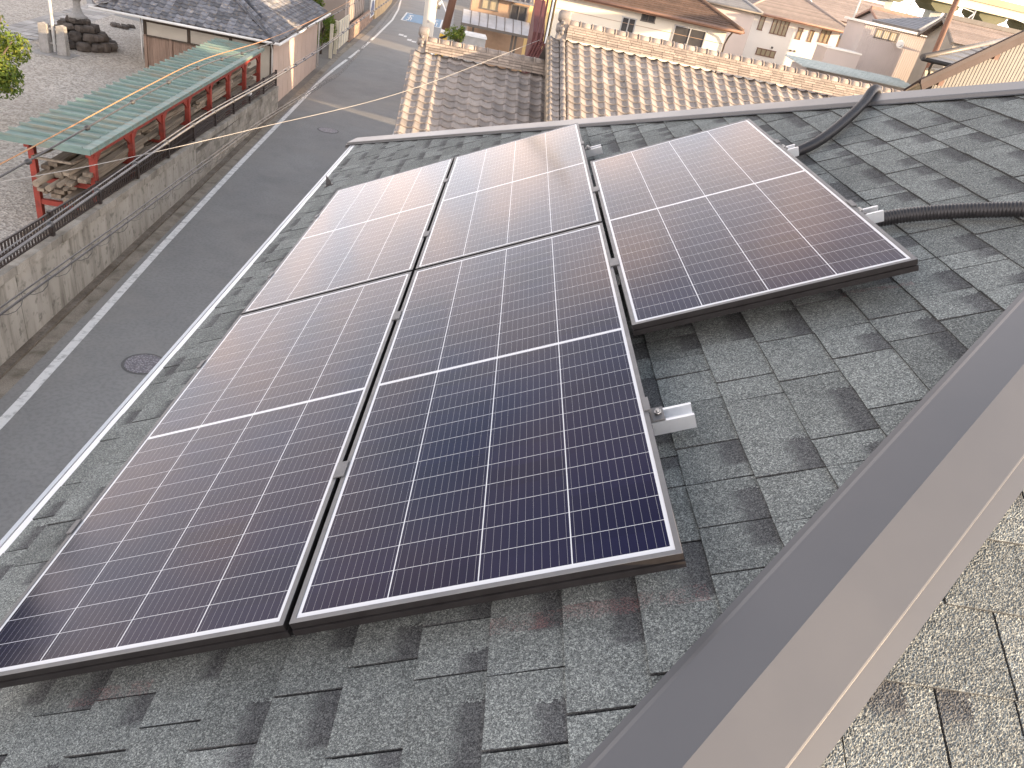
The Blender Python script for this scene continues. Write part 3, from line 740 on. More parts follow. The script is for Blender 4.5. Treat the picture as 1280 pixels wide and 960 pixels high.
rf.hexa([(-8.50, SY0, szr(-8.50)), (-6.78, SY0, szr(-6.78)), (-6.78, SY1, szr(-6.78)), (-8.50, SY1, szr(-8.50)), (-8.50, SY0, szr(-8.50) + 0.03), (-6.78, SY0, szr(-6.78) + 0.03), (-6.78, SY1, szr(-6.78) + 0.03), (-8.50, SY1, szr(-8.50) + 0.03)])
ns = 34
for j in range(ns + 1):
    y = SY0 + 0.02 + (SY1 - SY0 - 0.04) * j / ns
    xa, xb = -8.54, -6.95
    rf.hexa([(xa, y - .022, szr(xa) + .029), (xb, y - .022, szr(xb) + .029), (xb, y + .022, szr(xb) + .029), (xa, y + .022, szr(xa) + .029), (xa, y - .016, szr(xa) + .085), (xb, y - .016, szr(xb) + .085), (xb, y + .016, szr(xb) + .085), (xa, y + .016, szr(xa) + .085)])
so_ = rf.build('roof', M['green_roof'], sh)
fr_ = MB(); fr_.beam((-6.86, SY0, szr(-6.9) + 0.05), (-6.86, SY1, szr(-6.9) + 0.05), 0.17, 0.03); fr_.beam((-6.775, SY0 - .01, szr(-6.78) - 0.01), (-6.775, SY1 + .01, szr(-6.78) + 0.015), 0.02, 0.05)
fr_.beam((-8.5, SY0 - 0.012, szr(-8.5) - 0.01), (-6.79, SY0 - 0.012, szr(-6.79) - 0.01), 0.02, 0.10)
fr_.build('roof_edge', M['green_roof'], so_)
PYS = [14.80 + 1.98 * i for i in range(8)]
for i, y in enumerate(PYS):
    for x in (-6.92, -8.10):
        mb = MB(); mb.box(x - 0.06, x + 0.06, y - 0.06, y + 0.06, YZ - 0.1, szr(x) - 0.16); mb.build('post', M['red_paint'], sh)
    mb = MB(); mb.beam((-6.86, y, 1.52), (-8.16, y, 1.52), 0.09, 0.11); mb.beam((-6.86, y, 1.02), (-8.16, y, 1.02), 0.09, 0.11); mb.build('cross_beam', M['red_paint'], sh)
    mb = MB()
    for s_ in (-1, 1):
        if (i == 0 and s_ < 0) or (i == 7 and s_ > 0): continue
        mb.prism([(-6.90, y + s_ * 0.06, szr(-6.9) - 0.17), (-6.90, y + s_ * 0.42, szr(-6.9) - 0.17), (-6.90, y + s_ * 0.06, szr(-6.9) - 0.42)], (-0.05, 0, 0))
    mb.build('brace', M['red_paint'], sh)
for x in (-6.92, -8.10):
    mb = MB(); mb.beam((x, SY0 + 0.15, szr(x) - 0.10), (x, SY1 - 0.1, szr(x) - 0.10), 0.10, 0.15); mb.build('top_beam', M['red_paint'], sh)
for y in PYS:
    mb = MB(); mb.beam((-8.4, y + 0.13, szr(-7.7) - 0.04), (-6.82, y + 0.13, szr(-6.9) - 0.04), 0.05, 0.07); mb.build('rafter', M['timber_dark'], sh)
# stacked timber, every length a thing of its own
protos = {}
def proto_mesh(key, L, w, h, rounded):
    if key in protos: return protos[key]
    mb = MB(); mb.cur = rnd.random()
    if rounded: mb.tube([(0, -L / 2, 0), (0, 0, rnd.uniform(-.01, .01)), (0, L / 2, 0)], [w, w * 0.94, w * 0.86], 9)
    else:
        o = rnd.uniform(-.012, .012); mb.hexa([(-w, -L / 2, -h), (w, -L / 2, -h), (w, L / 2, -h + o), (-w, L / 2, -h + o), (-w, -L / 2, h), (w, -L / 2, h), (w, L / 2, h + o), (-w, L / 2, h + o)])
    me_o = mb.build('timber', M['timber'], base=(0, 0, 0)); me = me_o.data; D.objects.remove(me_o); protos[key] = me; return me
def log(name, key, dims, loc, rz, rx, label, cat, group):
    o = D.objects.new(name, proto_mesh(key, *dims)); COL.objects.link(o)
    o.matrix_world = FR['N'] @ Matrix.Translation(loc) @ Matrix.Rotation(rz, 4, 'Z') @ Matrix.Rotation(rx, 4, 'X')
    tag(o, label, cat, group); return o
rg = random.Random(9)
for lvl, z0, n_lay, txt, grp in ((0, 1.62, 3, 'weathered plank stacked on the upper shelf of the red shed', 'planks on the upper shelf of the shed'), (1, 1.12, 4, 'weathered plank stacked on the lower shelf of the red shed', 'planks on the lower shelf of the shed')):
    for bay in range(4):
        yc = 16.5 + bay * 3.55
        for l_ in range(n_lay):
            z = z0 + l_ * 0.095
            for x in (-7.06, -7.30, -7.54, -7.78, -7.98):
                if rg.random() < 0.18 and l_ == n_lay - 1: continue
                key = ('p', rg.randrange(8)); dims = ((3.2, 3.6, 3.0)[key[1] % 3], (0.085, 0.07, 0.10, 0.06)[key[1] % 4], (0.042, 0.036)[key[1] % 2], False)
                log('timber_plank', key, dims, (x + rg.uniform(-.03, .03), yc + rg.uniform(-.35, .35), z), rg.uniform(-.03, .03), 0, txt, 'plank', grp)
for i in range(9):
    log('timber_pole', ('r', i % 4), (3.4, 0.045 + 0.008 * (i % 4), 0, True), (-7.25 - 0.16 * i, 15.85 + rg.uniform(-.2, .2), 1.56 + 0.09 * (i % 2)), rg.uniform(-.05, .05), 0, 'round pole end sticking out on the near end of the shed shelves', 'pole', 'round poles at the near end of the shed') if i < 4 else \
    log('timber_pole', ('r', i % 4), (3.0, 0.045 + 0.008 * (i % 4), 0, True), (-7.20 - 0.16 * (i - 4), 15.35 + rg.uniform(-.25, .25), YZ + 0.07 + 0.085 * (i % 2)), rg.uniform(-.08, .02), 0, 'grey pole lying on the gravel under the near end of the shed', 'pole', 'poles on the gravel under the shed')
fw = thing('wooden_frame', 'old grey wooden window frame lying on the near end of the upper shelf', 'frame', (-7.1, 13.6, 2.2))
mb = MB()
for a, b_ in (((-7.95, 14.5), (-7.2, 14.5)), ((-7.2, 14.5), (-7.1, 15.4)), ((-7.1, 15.4), (-7.85, 15.4)), ((-7.85, 15.4), (-7.95, 14.5))):
    mb.beam((a[0], a[1], 2.06), (b_[0], b_[1], 2.06), 0.06, 0.04)
mb.build('rail', M['timber'], fw)

# ---------------------------------------------------------------- stone things in the yard
M['granite'] = mat('granite', (0.36, 0.35, 0.335), (0.28, 0.27, 0.26), 6, 0.85, fine=0.4, grime=(0.17, 0.165, 0.15), gscale=2.5, bump=0.2)
M['rock'] = mat('dark_rock', (0.12, 0.10, 0.085), (0.055, 0.045, 0.038), 3, 0.92, fine=0.3, per=0.35, bump=0.6, bscale=14)
M['pole_white'] = mat('pole_white', (0.74, 0.75, 0.74), (0.62, 0.63, 0.63), 3, 0.4)
for x, lb in ((-14.98, 'left grey stone post flanking the white flagpole'), (-14.36, 'right grey stone post flanking the white flagpole')):
    mb = MB(); mb.hexa([(x - .17, 29.75, YZ), (x + .17, 29.75, YZ), (x + .17, 30.05, YZ), (x - .17, 30.05, YZ), (x - .14, 29.78, YZ + 1.02), (x + .14, 29.78, YZ + 1.02), (x + .14, 30.02, YZ + 1.02), (x - .14, 30.02, YZ + 1.02)])
    mb.prism([(x - .14, 29.78, YZ + 1.021), (x + .14, 29.78, YZ + 1.021), (x, 29.78, YZ + 1.07)], (0, 0.24, 0))
    mb.build('stone_post', M['granite'], base=(x, 29.9, YZ), label=lb, cat='stone post', group='stone posts at the flagpole')
fp = thing('flagpole', 'slim white metal flagpole clamped between two grey stone posts', 'flagpole', (-14.66, 29.9, YZ))
mb = MB(); mb.tube([(-14.66, 29.9, YZ + 0.1), (-14.66, 29.9, YZ + 7.5)], [0.062, 0.045], 14); mb.build('mast', M['pole_white'], fp)
mb = MB()
for z in (0.35, 0.85): mb.box(-14.82, -14.50, 29.87, 29.93, YZ + z, YZ + z + 0.05)
mb.build('clamp', M['steel'], fp)
mb = MB(); mb.hexa([(-15.4, 29.4, YZ + .003), (-14.0, 29.4, YZ + .003), (-14.0, 30.4, YZ + .003), (-15.4, 30.4, YZ + .003), (-15.35, 29.45, YZ + .03), (-14.05, 29.45, YZ + .03), (-14.05, 30.35, YZ + .03), (-15.35, 30.35, YZ + .03)])
mb.build('foundation', M['granite'], fp)
ln = thing('stone_lantern', 'stone lantern shaft rising from a stepped mound of dark rocks', 'lantern', (-14.8, 32.3, YZ))
rg = random.Random(21); cx, cy = -14.75, 32.2
mnd = MB()
for lay, (rx_, ry_, z, n, s_) in enumerate(((1.15, 0.95, 0.16, 15, 0.25), (0.86, 0.72, 0.46, 12, 0.23), (0.58, 0.48, 0.73, 9, 0.20), (0.30, 0.26, 0.95, 6, 0.17), (0.6, 0.5, 0.3, 8, 0.3))):
    for j in range(n):
        a = 2 * math.pi * (j + rg.random() * 0.4) / n; mnd.cur = rg.random()
        mnd.rock((cx + rx_ * math.cos(a), cy + ry_ * math.sin(a), YZ + z), s_ * rg.uniform(.8, 1.25), s_ * rg.uniform(.8, 1.2), s_ * rg.uniform(.55, .8), rg=rg)
mnd.build('rock_mound', M['rock'], ln)
mb = MB(); mb.lathe((cx, cy, YZ + 1.0), [(0.34, 0), (0.34, 0.1), (0.26, 0.14), (0.2, 0.2), (0.13, 0.42), (0.13, 0.62), (0.2, 0.72), (0.34, 0.8), (0.34, 0.9), (0.2, 0.92)], 16); mb.build('shaft', M['granite'], ln)
mb = MB(); mb.box(cx - 0.2, cx + 0.2, cy - 0.2, cy + 0.2, YZ + 1.925, YZ + 2.3); mb.build('fire_box', M['granite'], ln)
mb = MB(); mb.lathe((cx, cy, YZ + 2.31), [(0.5, 0), (0.52, 0.06), (0.25, 0.24), (0.1, 0.3), (0.09, 0.42), (0.02, 0.5)], 8, False); mb.build('cap', M['granite'], ln)
mb = MB(); mb.rock((-13.7, 32.0, YZ + .04), .16, .1, .06); mb.build('loose_stone', M['granite'], base=(-13.7, 32.0, YZ), label='small pale stone lying alone on the gravel right of the rock mound', cat='stone')
mb = MB(); rg = random.Random(3)
for j in range(16): mb.rock((-15.2 + rg.uniform(-.5, .5), 37.6 + rg.uniform(-.35, .35), YZ + .05), .13, .12, .09, rg=rg)
mb.build('rock_pile', M['rock'], base=(-15.2, 37.6, YZ), label='low scattered pile of dark rocks on the gravel near the tiled house', cat='rocks')

# ---------------------------------------------------------------- foliage
def leaf_material(name, a, b_, c):
    m_, t, bs = nodes(name); r_ = ATTR(t)
    cr = N_(t, 'ShaderNodeValToRGB'); e = cr.color_ramp.elements; e[0].position = 0; e[0].color = a + (1,); e[1].position = 1; e[1].color = c + (1,)
    x = e.new(0.55); x.color = b_ + (1,); t.links.new(r_, cr.inputs[0])
    t.links.new(cr.outputs[0], bs.inputs['Base Color']); bs.inputs['Roughness'].default_value = 0.6; bs.inputs['Specular IOR Level'].default_value = 0.3
    tr = N_(t, 'ShaderNodeBsdfTranslucent'); t.links.new(cr.outputs[0], tr.inputs[0]); ms = N_(t, 'ShaderNodeMixShader'); ms.inputs[0].default_value = 0.3
    t.links.new(bs.outputs[0], ms.inputs[1]); t.links.new(tr.outputs[0], ms.inputs[2]); t.links.new(ms.outputs[0], t.nodes['Material Output'].inputs[0]); return m_
M['leaf'] = leaf_material('leaf_green', (0.035, 0.075, 0.018), (0.065, 0.13, 0.028), (0.15, 0.20, 0.03))
M['leaf_yellow'] = leaf_material('leaf_yellow_green', (0.06, 0.11, 0.02), (0.13, 0.19, 0.03), (0.26, 0.27, 0.04))
M['bark'] = mat('bark', (0.13, 0.10, 0.075), (0.08, 0.06, 0.045), 4, 0.95, stretch=(4, 4, 0.7), bump=0.6)
def foliage(parent, c, rx, ry, rz, n, leaf, mt, seed, clumps=14, name='crown'):
    rg = random.Random(seed); mb = MB(); cs = []
    for _ in range(clumps):
        while True:
            q = Vector((rg.uniform(-1, 1), rg.uniform(-1, 1), rg.uniform(-1, 1)))
            if 0.25 < q.length < 0.9: break
        cs.append((Vector((c[0] + q.x * rx, c[1] + q.y * ry, c[2] + q.z * rz)), rg.uniform(0.28, 0.48), rg.uniform(-0.2, 0.2)))
    for _ in range(n):
        cc, r_, tone = rg.choice(cs)
        d = Vector((rg.gauss(0, 1), rg.gauss(0, 1), rg.gauss(0, 1))).normalized() * (rg.random() ** 0.45)
        p = cc + Vector((d.x * rx * r_, d.y * ry * r_, d.z * rz * r_))
        nrm = (d + Vector((rg.gauss(0, .7), rg.gauss(0, .7), rg.gauss(0, .7) + 0.3))).normalized()
        u = nrm.orthogonal().normalized(); u = (Matrix.Rotation(rg.uniform(0, 6.28), 3, nrm) @ u); w = nrm.cross(u)
        L = leaf * rg.uniform(0.7, 1.3)
        mb.cur = min(1, max(0, rg.random() * 0.8 + 0.1 + tone))
        mb.poly([p - u * L, p + w * L * 0.45 + nrm * L * 0.1, p + u * L, p - w * L * 0.45 + nrm * L * 0.1])
    return mb.build(name, mt, parent)
def tree(name, label, cat, base, c, rx, ry, rz, n, leaf, mt, seed, trunk=0.12, group=None, clumps=14):
    t_ = thing(name, label, cat, base, 'N', group)
    foliage(t_, c, rx, ry, rz, n, leaf, mt, seed, clumps)
    mb = MB(); b = Vector(base); cc = Vector(c); rg = random.Random(seed + 1)
    mb.tube([b, b.lerp(cc, 0.5) + Vector((rg.uniform(-.08, .08), rg.uniform(-.08, .08), 0)), cc], [trunk, trunk * 0.8, trunk * 0.45], 8)
    for _ in range(6):
        e = cc + Vector((rg.uniform(-.6, .6) * rx, rg.uniform(-.6, .6) * ry, rg.uniform(-.2, .7) * rz)); s_ = b.lerp(cc, rg.uniform(0.5, 0.85))
        mb.tube([s_, s_.lerp(e, 0.5) + Vector((0, 0, 0.1)), e], [trunk * 0.4, trunk * 0.28, trunk * 0.1], 6)
    mb.build('trunk', M['bark'], t_); return t_
tree('garden_tree', 'bushy green tree with yellow top at the left edge of the gravel yard', 'tree', (-11.9, 20.2, YZ), (-11.75, 20.0, 2.72), 1.05, 1.05, 1.15, 9500, 0.055, M['leaf_yellow'], 31)

for x, y, h_, sd_ in ((-22.5, 10.5, 9.5, 61), (-24.5, 16.5, 11.0, 63), (-27.5, 22.5, 10.0, 65)):  # unseen trees added to reflect dark in the nearest panel
    tree('reflection_tree', {61: 'nearest unseen tall tree added west of the gravel yard for its dark reflection', 63: 'middle unseen tall tree added west of the gravel yard for its dark reflection', 65: 'furthest unseen tall tree added west of the gravel yard for its dark reflection'}[sd_], 'tree', (x, y, YZ), (x, y, h_ * .62), 3.0, 3.2, h_ * .36, 5000, .22, M['leaf'], sd_, .25, 'unseen trees added west of the yard', 26)

# ================================================================ TILED HOUSES BEYOND THE FAR HIP
def tile_material(name, c1, c2, grime, per):
    m_, t, b = nodes(name); v = OBJ(t)
    col = MIX(t, RAMP(t, NOISE(t, v, 2.0, 5), 0.36, 0.64), c1, c2)
    col = MIX(t, MA(t, 'MULTIPLY', RAMP(t, NOISE(t, v, 9.0, 6, 0.7), 0.52, 0.66), 0.75), col, grime)
    col = MIX(t, MA(t, 'MULTIPLY', RAMP(t, NOISE(t, v, 30.0, 4, 0.7), 0.56, 0.66), 0.55), col, tuple(x * 0.45 for x in c1))
    hs = N_(t, 'ShaderNodeHueSaturation'); t.links.new(col, hs.inputs['Color']); t.links.new(MA(t, 'MULTIPLY_ADD', ATTR(t), 2 * per, 1 - per), hs.inputs['Value'])
    t.links.new(hs.outputs[0], b.inputs['Base Color']); b.inputs['Roughness'].default_value = 0.62
    BUMP(t, b, NOISE(t, v, 40, 4), 0.25, 0.006); return m_
M['tile'] = tile_material('clay_tile', (0.275, 0.245, 0.225), (0.215, 0.197, 0.187), (0.35, 0.30, 0.26), 0.24)
M['tile_blue'] = tile_material('blue_grey_tile', (0.155, 0.165, 0.19), (0.115, 0.122, 0.14), (0.33, 0.28, 0.22), 0.40)
M['ridge_tile'] = tile_material('ridge_tile', (0.33, 0.275, 0.23), (0.25, 0.21, 0.18), (0.42, 0.355, 0.29), 0.28)
M['plaster'] = mat('cream_plaster', (0.62, 0.58, 0.50), (0.56, 0.52, 0.45), 1.2, 0.85, grime=(0.48, 0.43, 0.36), gscale=0.6)
PROF = [(0.0, 0.006), (0.07, 0.022), (0.15, 0.030), (0.23, 0.022), (0.34, 0.006), (0.5, -0.010), (0.7, -0.016), (0.88, -0.008), (1.0, 0.008)]
def tile_field(mb, O, ea, ed, n, x0, x1, s0, s1, pitch, expo, inside=None, rg=None, prof=PROF, lift=0.030):
    """rows of curved pan tiles; ea across, ed down the slope, n off the roof; O on the ridge"""
    O, ea, ed, n = Vector(O), Vector(ea).normalized(), Vector(ed).normalized(), Vector(n).normalized(); rg = rg or rnd
    nc = int(round((x1 - x0) / pitch)); nr = int(round((s1 - s0) / expo))
    for r_ in range(nr):
        for c in range(nc):
            xa = x0 + c * pitch; sa = s0 + r_ * expo
            if inside and not inside(xa + pitch / 2, sa + expo / 2): continue
            mb.cur = rg.random(); jz = rg.uniform(-0.003, 0.003); js = rg.uniform(-0.006, 0.006)
            up, lo, bt = [], [], []
            for a, h in prof:
                up.append(O + ea * (xa + a * pitch) + ed * (sa - 0.02) + n * (h + jz))
                lo.append(O + ea * (xa + a * pitch) + ed * (sa + expo + js) + n * (h + lift + jz))
                bt.append(O + ea * (xa + a * pitch) + ed * (sa + expo + js - 0.003) + n * (h - 0.004 + jz))
            k = len(prof); b = mb.add(up + lo + bt)
            for i in range(k - 1):
                mb.face([b + i, b + i + 1, b + k + i + 1, b + k + i], True)
                mb.face([b + k + i, b + k + i + 1, b + 2 * k + i + 1, b + 2 * k + i])
def ridge(parent, a, b_, layers, w0, w1, h, cap_r, mt, seed, name='ridge'):
    """stacked flat ridge tiles with a row of round caps on top, from a to b"""
    rg = random.Random(seed); a, b_ = Vector(a), Vector(b_); d = (b_ - a).normalized(); L = (b_ - a).length; n = Vector((-d.y, d.x, 0)).normalized(); up = d.cross(n) * -1 if d.cross(n).z < 0 else d.cross(n)
    mb = MB()
    for i in range(layers):
        w = w0 + (w1 - w0) * i / max(1, layers - 1); x = -rg.uniform(0, .25)
        while x < L:
            e = min(L, x + 0.27); s_ = max(0, x); mb.cur = rg.random(); j = rg.uniform(-.004, .004)
            if e - s_ > 0.03:
                A, B = a + d * (s_ + .003) + up * (i * h), a + d * (e - .003) + up * (i * h); o = n * (w / 2 + j)
                mb.hexa([A - o, B - o, B + o, A + o, A - o * .98 + up * (h * .84), B - o * .98 + up * (h * .84), B + o * .98 + up * (h * .84), A + o * .98 + up * (h * .84)])
            x += 0.27
    core = n * (w1 / 2 - .02); mb.cur = 0.1
    mb.hexa([a - core, b_ - core, b_ + core, a + core, a - core + up * (layers * h), b_ - core + up * (layers * h), b_ + core + up * (layers * h), a + core + up * (layers * h)])
    x = 0
    while x < L - 0.05:
        e = min(L, x + 0.28); mb.cur = rg.random(); c0 = a + d * x + up * (layers * h - cap_r * .10); c1 = a + d * (e - .004) + up * (layers * h - cap_r * .10)
        mb.tube([c0, c1], [cap_r, cap_r * .98], 14, smooth=True); mb.cur = 0.55; mb.tube([c0 - d * .010, c0 + d * .016], [cap_r * 1.13, cap_r * 1.13], 14)
        x += 0.28
    return mb.build(name, mt, parent)
def onigawara(parent, c, s, mt):
    c = Vector(c); mb = MB(); mb.cur = 0.3
    mb.hexa([c + Vector((-.10 * s, -.21 * s, -.05 * s)), c + Vector((.14 * s, -.21 * s, -.05 * s)), c + Vector((.14 * s, .21 * s, -.05 * s)), c + Vector((-.10 * s, .21 * s, -.05 * s)), c + Vector((-.08 * s, -.16 * s, .12 * s)), c + Vector((.14 * s, -.16 * s, .12 * s)), c + Vector((.14 * s, .16 * s, .12 * s)), c + Vector((-.08 * s, .16 * s, .12 * s))])
    for z, r_, x in ((.20, .125, -.02), (.47, .14, -.02)):
        mb.tube([c + Vector((-.11 * s + x, 0, z * s)), c + Vector((-.09 * s, 0, z * s)), c + Vector((.12 * s, 0, z * s)), c + Vector((.17 * s, 0, z * s))], [r_ * s * .75, r_ * s, r_ * s, r_ * s * .7], 16)
    mb.box(c.x - .05 * s, c.x + .12 * s, c.y - .12 * s, c.y + .12 * s, c.z + .1 * s, c.z + .45 * s)
    for sg in (-1, 1):
        for y, z, r_ in ((.19, .20, .06), (.24, .12, .05), (.16, .34, .045)):
            mb.lathe(c + Vector((0, sg * y * s, z * s)), [(r_ * s * .5, -r_ * s), (r_ * s, -r_ * s * .3), (r_ * s, r_ * s * .3), (r_ * s * .5, r_ * s)], 8)
    return mb.build('ridge_end_tile', mt, parent)

SLP = math.tan(R(23.5)); CS, SS = math.cos(R(23.5)), math.sin(R(23.5))
dn, nn = (0, -CS, -SS), (0, -SS, CS)
# lower wing
ha = thing('tiled_house', 'lower wing with weathered clay tile roof, its ridge half in shadow, beside the concrete pole', 'house', (0.8, 15, 0))
mb = MB(); rg = random.Random(5)
tile_field(mb, (-0.80, 17.6, 5.03), (1, 0, 0), dn, nn, 0, 11.5 * 0.272, 0.05, 8.0, 0.272, 0.235, rg=rg)
rfA = mb.build('roof', M['tile'], ha)
mb = MB()
for k in range(34):                                     # verge tiles folded over the gable edge
    a = Vector((-0.80, 17.6, 5.03)) + Vector(dn) * (0.05 + k * .235); b_ = a + Vector(dn) * .24; mb.cur = rg.random()
    mb.hexa([a + Vector((-.045, 0, -.13)), a + Vector((.01, 0, -.13)), b_ + Vector((.01, 0, -.11)), b_ + Vector((-.045, 0, -.11)), a + Vector((-.045, 0, .012)), a + Vector((.03, 0, .02)), b_ + Vector((.03, 0, .045)), b_ + Vector((-.045, 0, .035))])
mb.build('verge_tile', M['tile'], rfA)
mb = MB(); mb.poly([(-.86, 17.6, 5.0), (2.3, 17.6, 5.0), (2.3, 23.5, 5.0 - 5.9 * SLP), (-.86, 23.5, 5.0 - 5.9 * SLP)]); mb.poly([(-.86, 17.6, 4.99), (2.3, 17.6, 4.99), (2.3, 10.25, 4.99 - 7.35 * SLP), (-.86, 10.25, 4.99 - 7.35 * SLP)])
mb.build('roof_back', M['tile'], ha)
mb = MB(); mb.prism([(-.55, 10.6, 0), (-.55, 22.8, 0), (-.55, 22.8, 2.65), (-.55, 17.6, 4.93), (-.55, 10.6, 1.80)], (2.9, 0, 0)); mb.build('wall', M['plaster'], ha)
ridge(rfA, (-0.52, 17.6, 5.06), (2.33, 17.6, 5.08), 4, 0.42, 0.32, 0.055, 0.095, M['ridge_tile'], 6)
onigawara(rfA, (-0.62, 17.6, 5.08), 0.78, M['tile'])
# higher main house
hb = thing('tiled_house', 'higher main house with long brick like tile ridge glowing in the low sun', 'house', (6.5, 15, 0))
mb = MB(); rg = random.Random(8)
tile_field(mb, (2.62, 17.6, 5.88), (1, 0, 0), dn, nn, 0, 33 * .272, 0.05, 8.0, 0.272, 0.235, rg=rg)
tile_field(mb, (2.24, 17.6, 5.88), (1, 0, 0), dn, nn, 0, 0.22, 0.0, 8.0, 0.22, 0.20, rg=rg)
rfB = mb.build('roof', M['tile'], hb)
mb = MB()
for k in range(34):
    a = Vector((2.535, 17.6, 5.94)) + Vector(dn) * (.05 + k * .235); mb.cur = rg.random(); mb.tube([a, a + Vector(dn) * .232], [.058, .066], 10)
mb.build('round_verge_tile', M['tile'], rfB)
mb = MB(); a = Vector((2.21, 17.6, 5.82)); mb.beam(a, a + Vector(dn) * 8.0, 0.05, 0.16, nn); mb.build('bargeboard', M['timber'], hb)
mb = MB(); mb.poly([(2.24, 17.6, 5.85), (11.6, 17.6, 5.85), (11.6, 23.5, 5.85 - 5.9 * SLP), (2.24, 23.5, 5.85 - 5.9 * SLP)]); mb.poly([(2.24, 17.6, 5.84), (11.6, 17.6, 5.84), (11.6, 10.25, 5.84 - 7.35 * SLP), (2.24, 10.25, 5.84 - 7.35 * SLP)])
mb.build('roof_back', M['tile'], hb)
mb = MB(); mb.prism([(2.45, 10.6, 0), (2.45, 22.9, 0), (2.45, 22.9, 3.45), (2.45, 17.6, 5.75), (2.45, 10.6, 2.70)], (8.8, 0, 0)); mb.build('wall', M['timber_dark'], hb)
ridge(rfB, (2.60, 17.6, 5.92), (11.55, 17.6, 5.92), 6, 0.46, 0.34, 0.050, 0.105, M['ridge_tile'], 12)
onigawara(rfB, (2.48, 17.6, 5.92), 0.92, M['tile'])

# ---------------------------------------------------------------- house behind the shed
M['pink_wall'] = mat('pink_render', (0.56, 0.44, 0.37), (0.51, 0.40, 0.34), 0.8, 0.85, grime=(0.44, 0.35, 0.29), gscale=0.5)
M['board'] = mat('brown_board', (0.27, 0.19, 0.145), (0.21, 0.145, 0.11), 3, 0.8, stretch=(6, 6, 0.8), per=0.12, bump=0.2)
hl = thing('old_house', 'low house with blue grey tile hip roof, white plaster and a pink road wall', 'house', (-9.5, 34, 0))
EX, EY, EZ, SL = -6.42, 29.55, 2.58, 0.45
mb = MB(); rg = random.Random(14); c_, s_ = math.cos(math.atan(SL)), math.sin(math.atan(SL))
run = 3.35; RZ = EZ + SL * run; sl_len = run / c_
# near face (towards the camera): across = +x, width shrinks towards the ridge
tile_field(mb, (EX - 2 * run, EY + run, RZ), (1, 0, 0), (0, -c_, -s_), (0, -s_, c_), 0, 2 * run, 0, sl_len, 0.262, 0.24, inside=lambda x, s: abs(x - run) < s * c_ - 0.02, rg=rg)
# road face: across = +y
tile_field(mb, (EX - run, EY, RZ), (0, 1, 0), (c_, 0, -s_), (s_, 0, c_), 0, 11.4, 0, sl_len, 0.262, 0.24, inside=lambda x, s: x > run - s * c_ + 0.02, rg=rg)
rfL = mb.build('roof', M['tile_blue'], hl)
mb = MB(); e0 = 0.03
mb.poly([(EX, EY, EZ - e0), (EX, EY + 11.4, EZ - e0), (EX - run, EY + 11.4, RZ - e0), (EX - run, EY + run, RZ - e0)]); mb.poly([(EX, EY, EZ - e0), (EX - run, EY + run, RZ - e0), (EX - 2 * run, EY, EZ - e0)]); mb.poly([(EX - 2 * run, EY, EZ - e0), (EX - run, EY + run, RZ - e0), (EX - run, EY + 11.4, RZ - e0), (EX - 2 * run, EY + 11.4, EZ - e0)])
mb.build('roof_deck', M['timber_dark'], rfL)
ridge(rfL, (EX - .12, EY + .12, EZ + .09), (EX - run, EY + run, RZ + .06), 2, 0.30, 0.24, .05, .085, M['tile_blue'], 15, 'hip_ridge')
ridge(rfL, (EX - .95, EY + 1.75, EZ + .42), (EX - run, EY + run + .9, RZ + .10), 2, 0.26, 0.2, .05, .075, M['tile_blue'], 17, 'hip_ridge')
ridge(rfL, (EX - run, EY + run, RZ + .02), (EX - run, EY + 11.4, RZ + .02), 4, .34, .28, .05, .09, M['tile_blue'], 16)
ridge(rfL, (EX - 2 * run + .12, EY + .12, EZ + .09), (EX - run, EY + run, RZ + .06), 2, 0.30, 0.24, .05, .085, M['tile_blue'], 18, 'hip_ridge')
mb = MB(); mb.tube([(EX - .16, EY + .10, EZ + .13), (EX - .06, EY + .0, EZ + .12)], [.15, .12], 12); mb.build('hip_end_tile', M['tile_blue'], rfL)
gt = MB(); gt.tube([(EX - 2 * run, EY - .05, EZ - .02), (EX + .05, EY - .05, EZ - .02)], .05, 8); gt.tube([(EX + .06, EY - .05, EZ - .02), (EX + .06, EY + 11.4, EZ - .02)], .05, 8); gt.tube([(EX + .02, EY + 10.9, EZ - .03), (-6.73, EY + 10.6, EZ - .4), (-6.73, EY + 10.6, 0.1)], .035, 8); gt.build('gutter', M['white_paint'], hl)
WX, WY = -6.80, 30.45
mb = MB(); mb.box(-11.62, WX - .02, WY, 40.1, 0, EZ - .12); mb.build('plaster_wall', M['plaster'], hl)
mb = MB(); mb.box(WX - .018, WX, WY, 40.1, 0, EZ - .14)
for k in range(1, 10): mb.box(WX - .01, WX + .006, WY + k * .95, WY + k * .95 + .012, 0, EZ - .15)
mb.build('road_wall', M['pink_wall'], hl)
for x in (-6.86, -8.40, -9.95, -11.55):
    mb = MB(); mb.box(x - .06, x + .06, WY - .025, WY + .02, .9, EZ - .13); mb.build('timber_post', M['timber_dark'], hl)
mb = MB(); mb.box(-11.62, -6.82, WY - .022, WY + .02, EZ - .30, EZ - .13); mb.build('wall_plate', M['timber_dark'], hl)
mb = MB(); mb.tube([(-11.68, WY - .06, EZ - .15), (-11.68, WY - .06, .9)], .03, 8); mb.build('downpipe', M['white_paint'], hl)
mb = MB(); mb.tube([(-6.90, WY - .06, EZ - .1), (-6.83, WY - .04, EZ - .4), (-6.83, WY - .04, .9)], .03, 8); mb.build('downpipe', M['white_paint'], hl)
bf = thing('board_fence', 'brown vertical board fence standing before the white plaster wall', 'fence', (-10.4, 30.2, .9))
mb = MB(); x = -11.45; rg = random.Random(2)
while x < -9.3: mb.cur = rg.random(); mb.box(x, x + .115, 30.18, 30.205, .7, 1.82 + rg.uniform(-.01, .01)); x += .12
mb.build('boards', M['board'], bf)
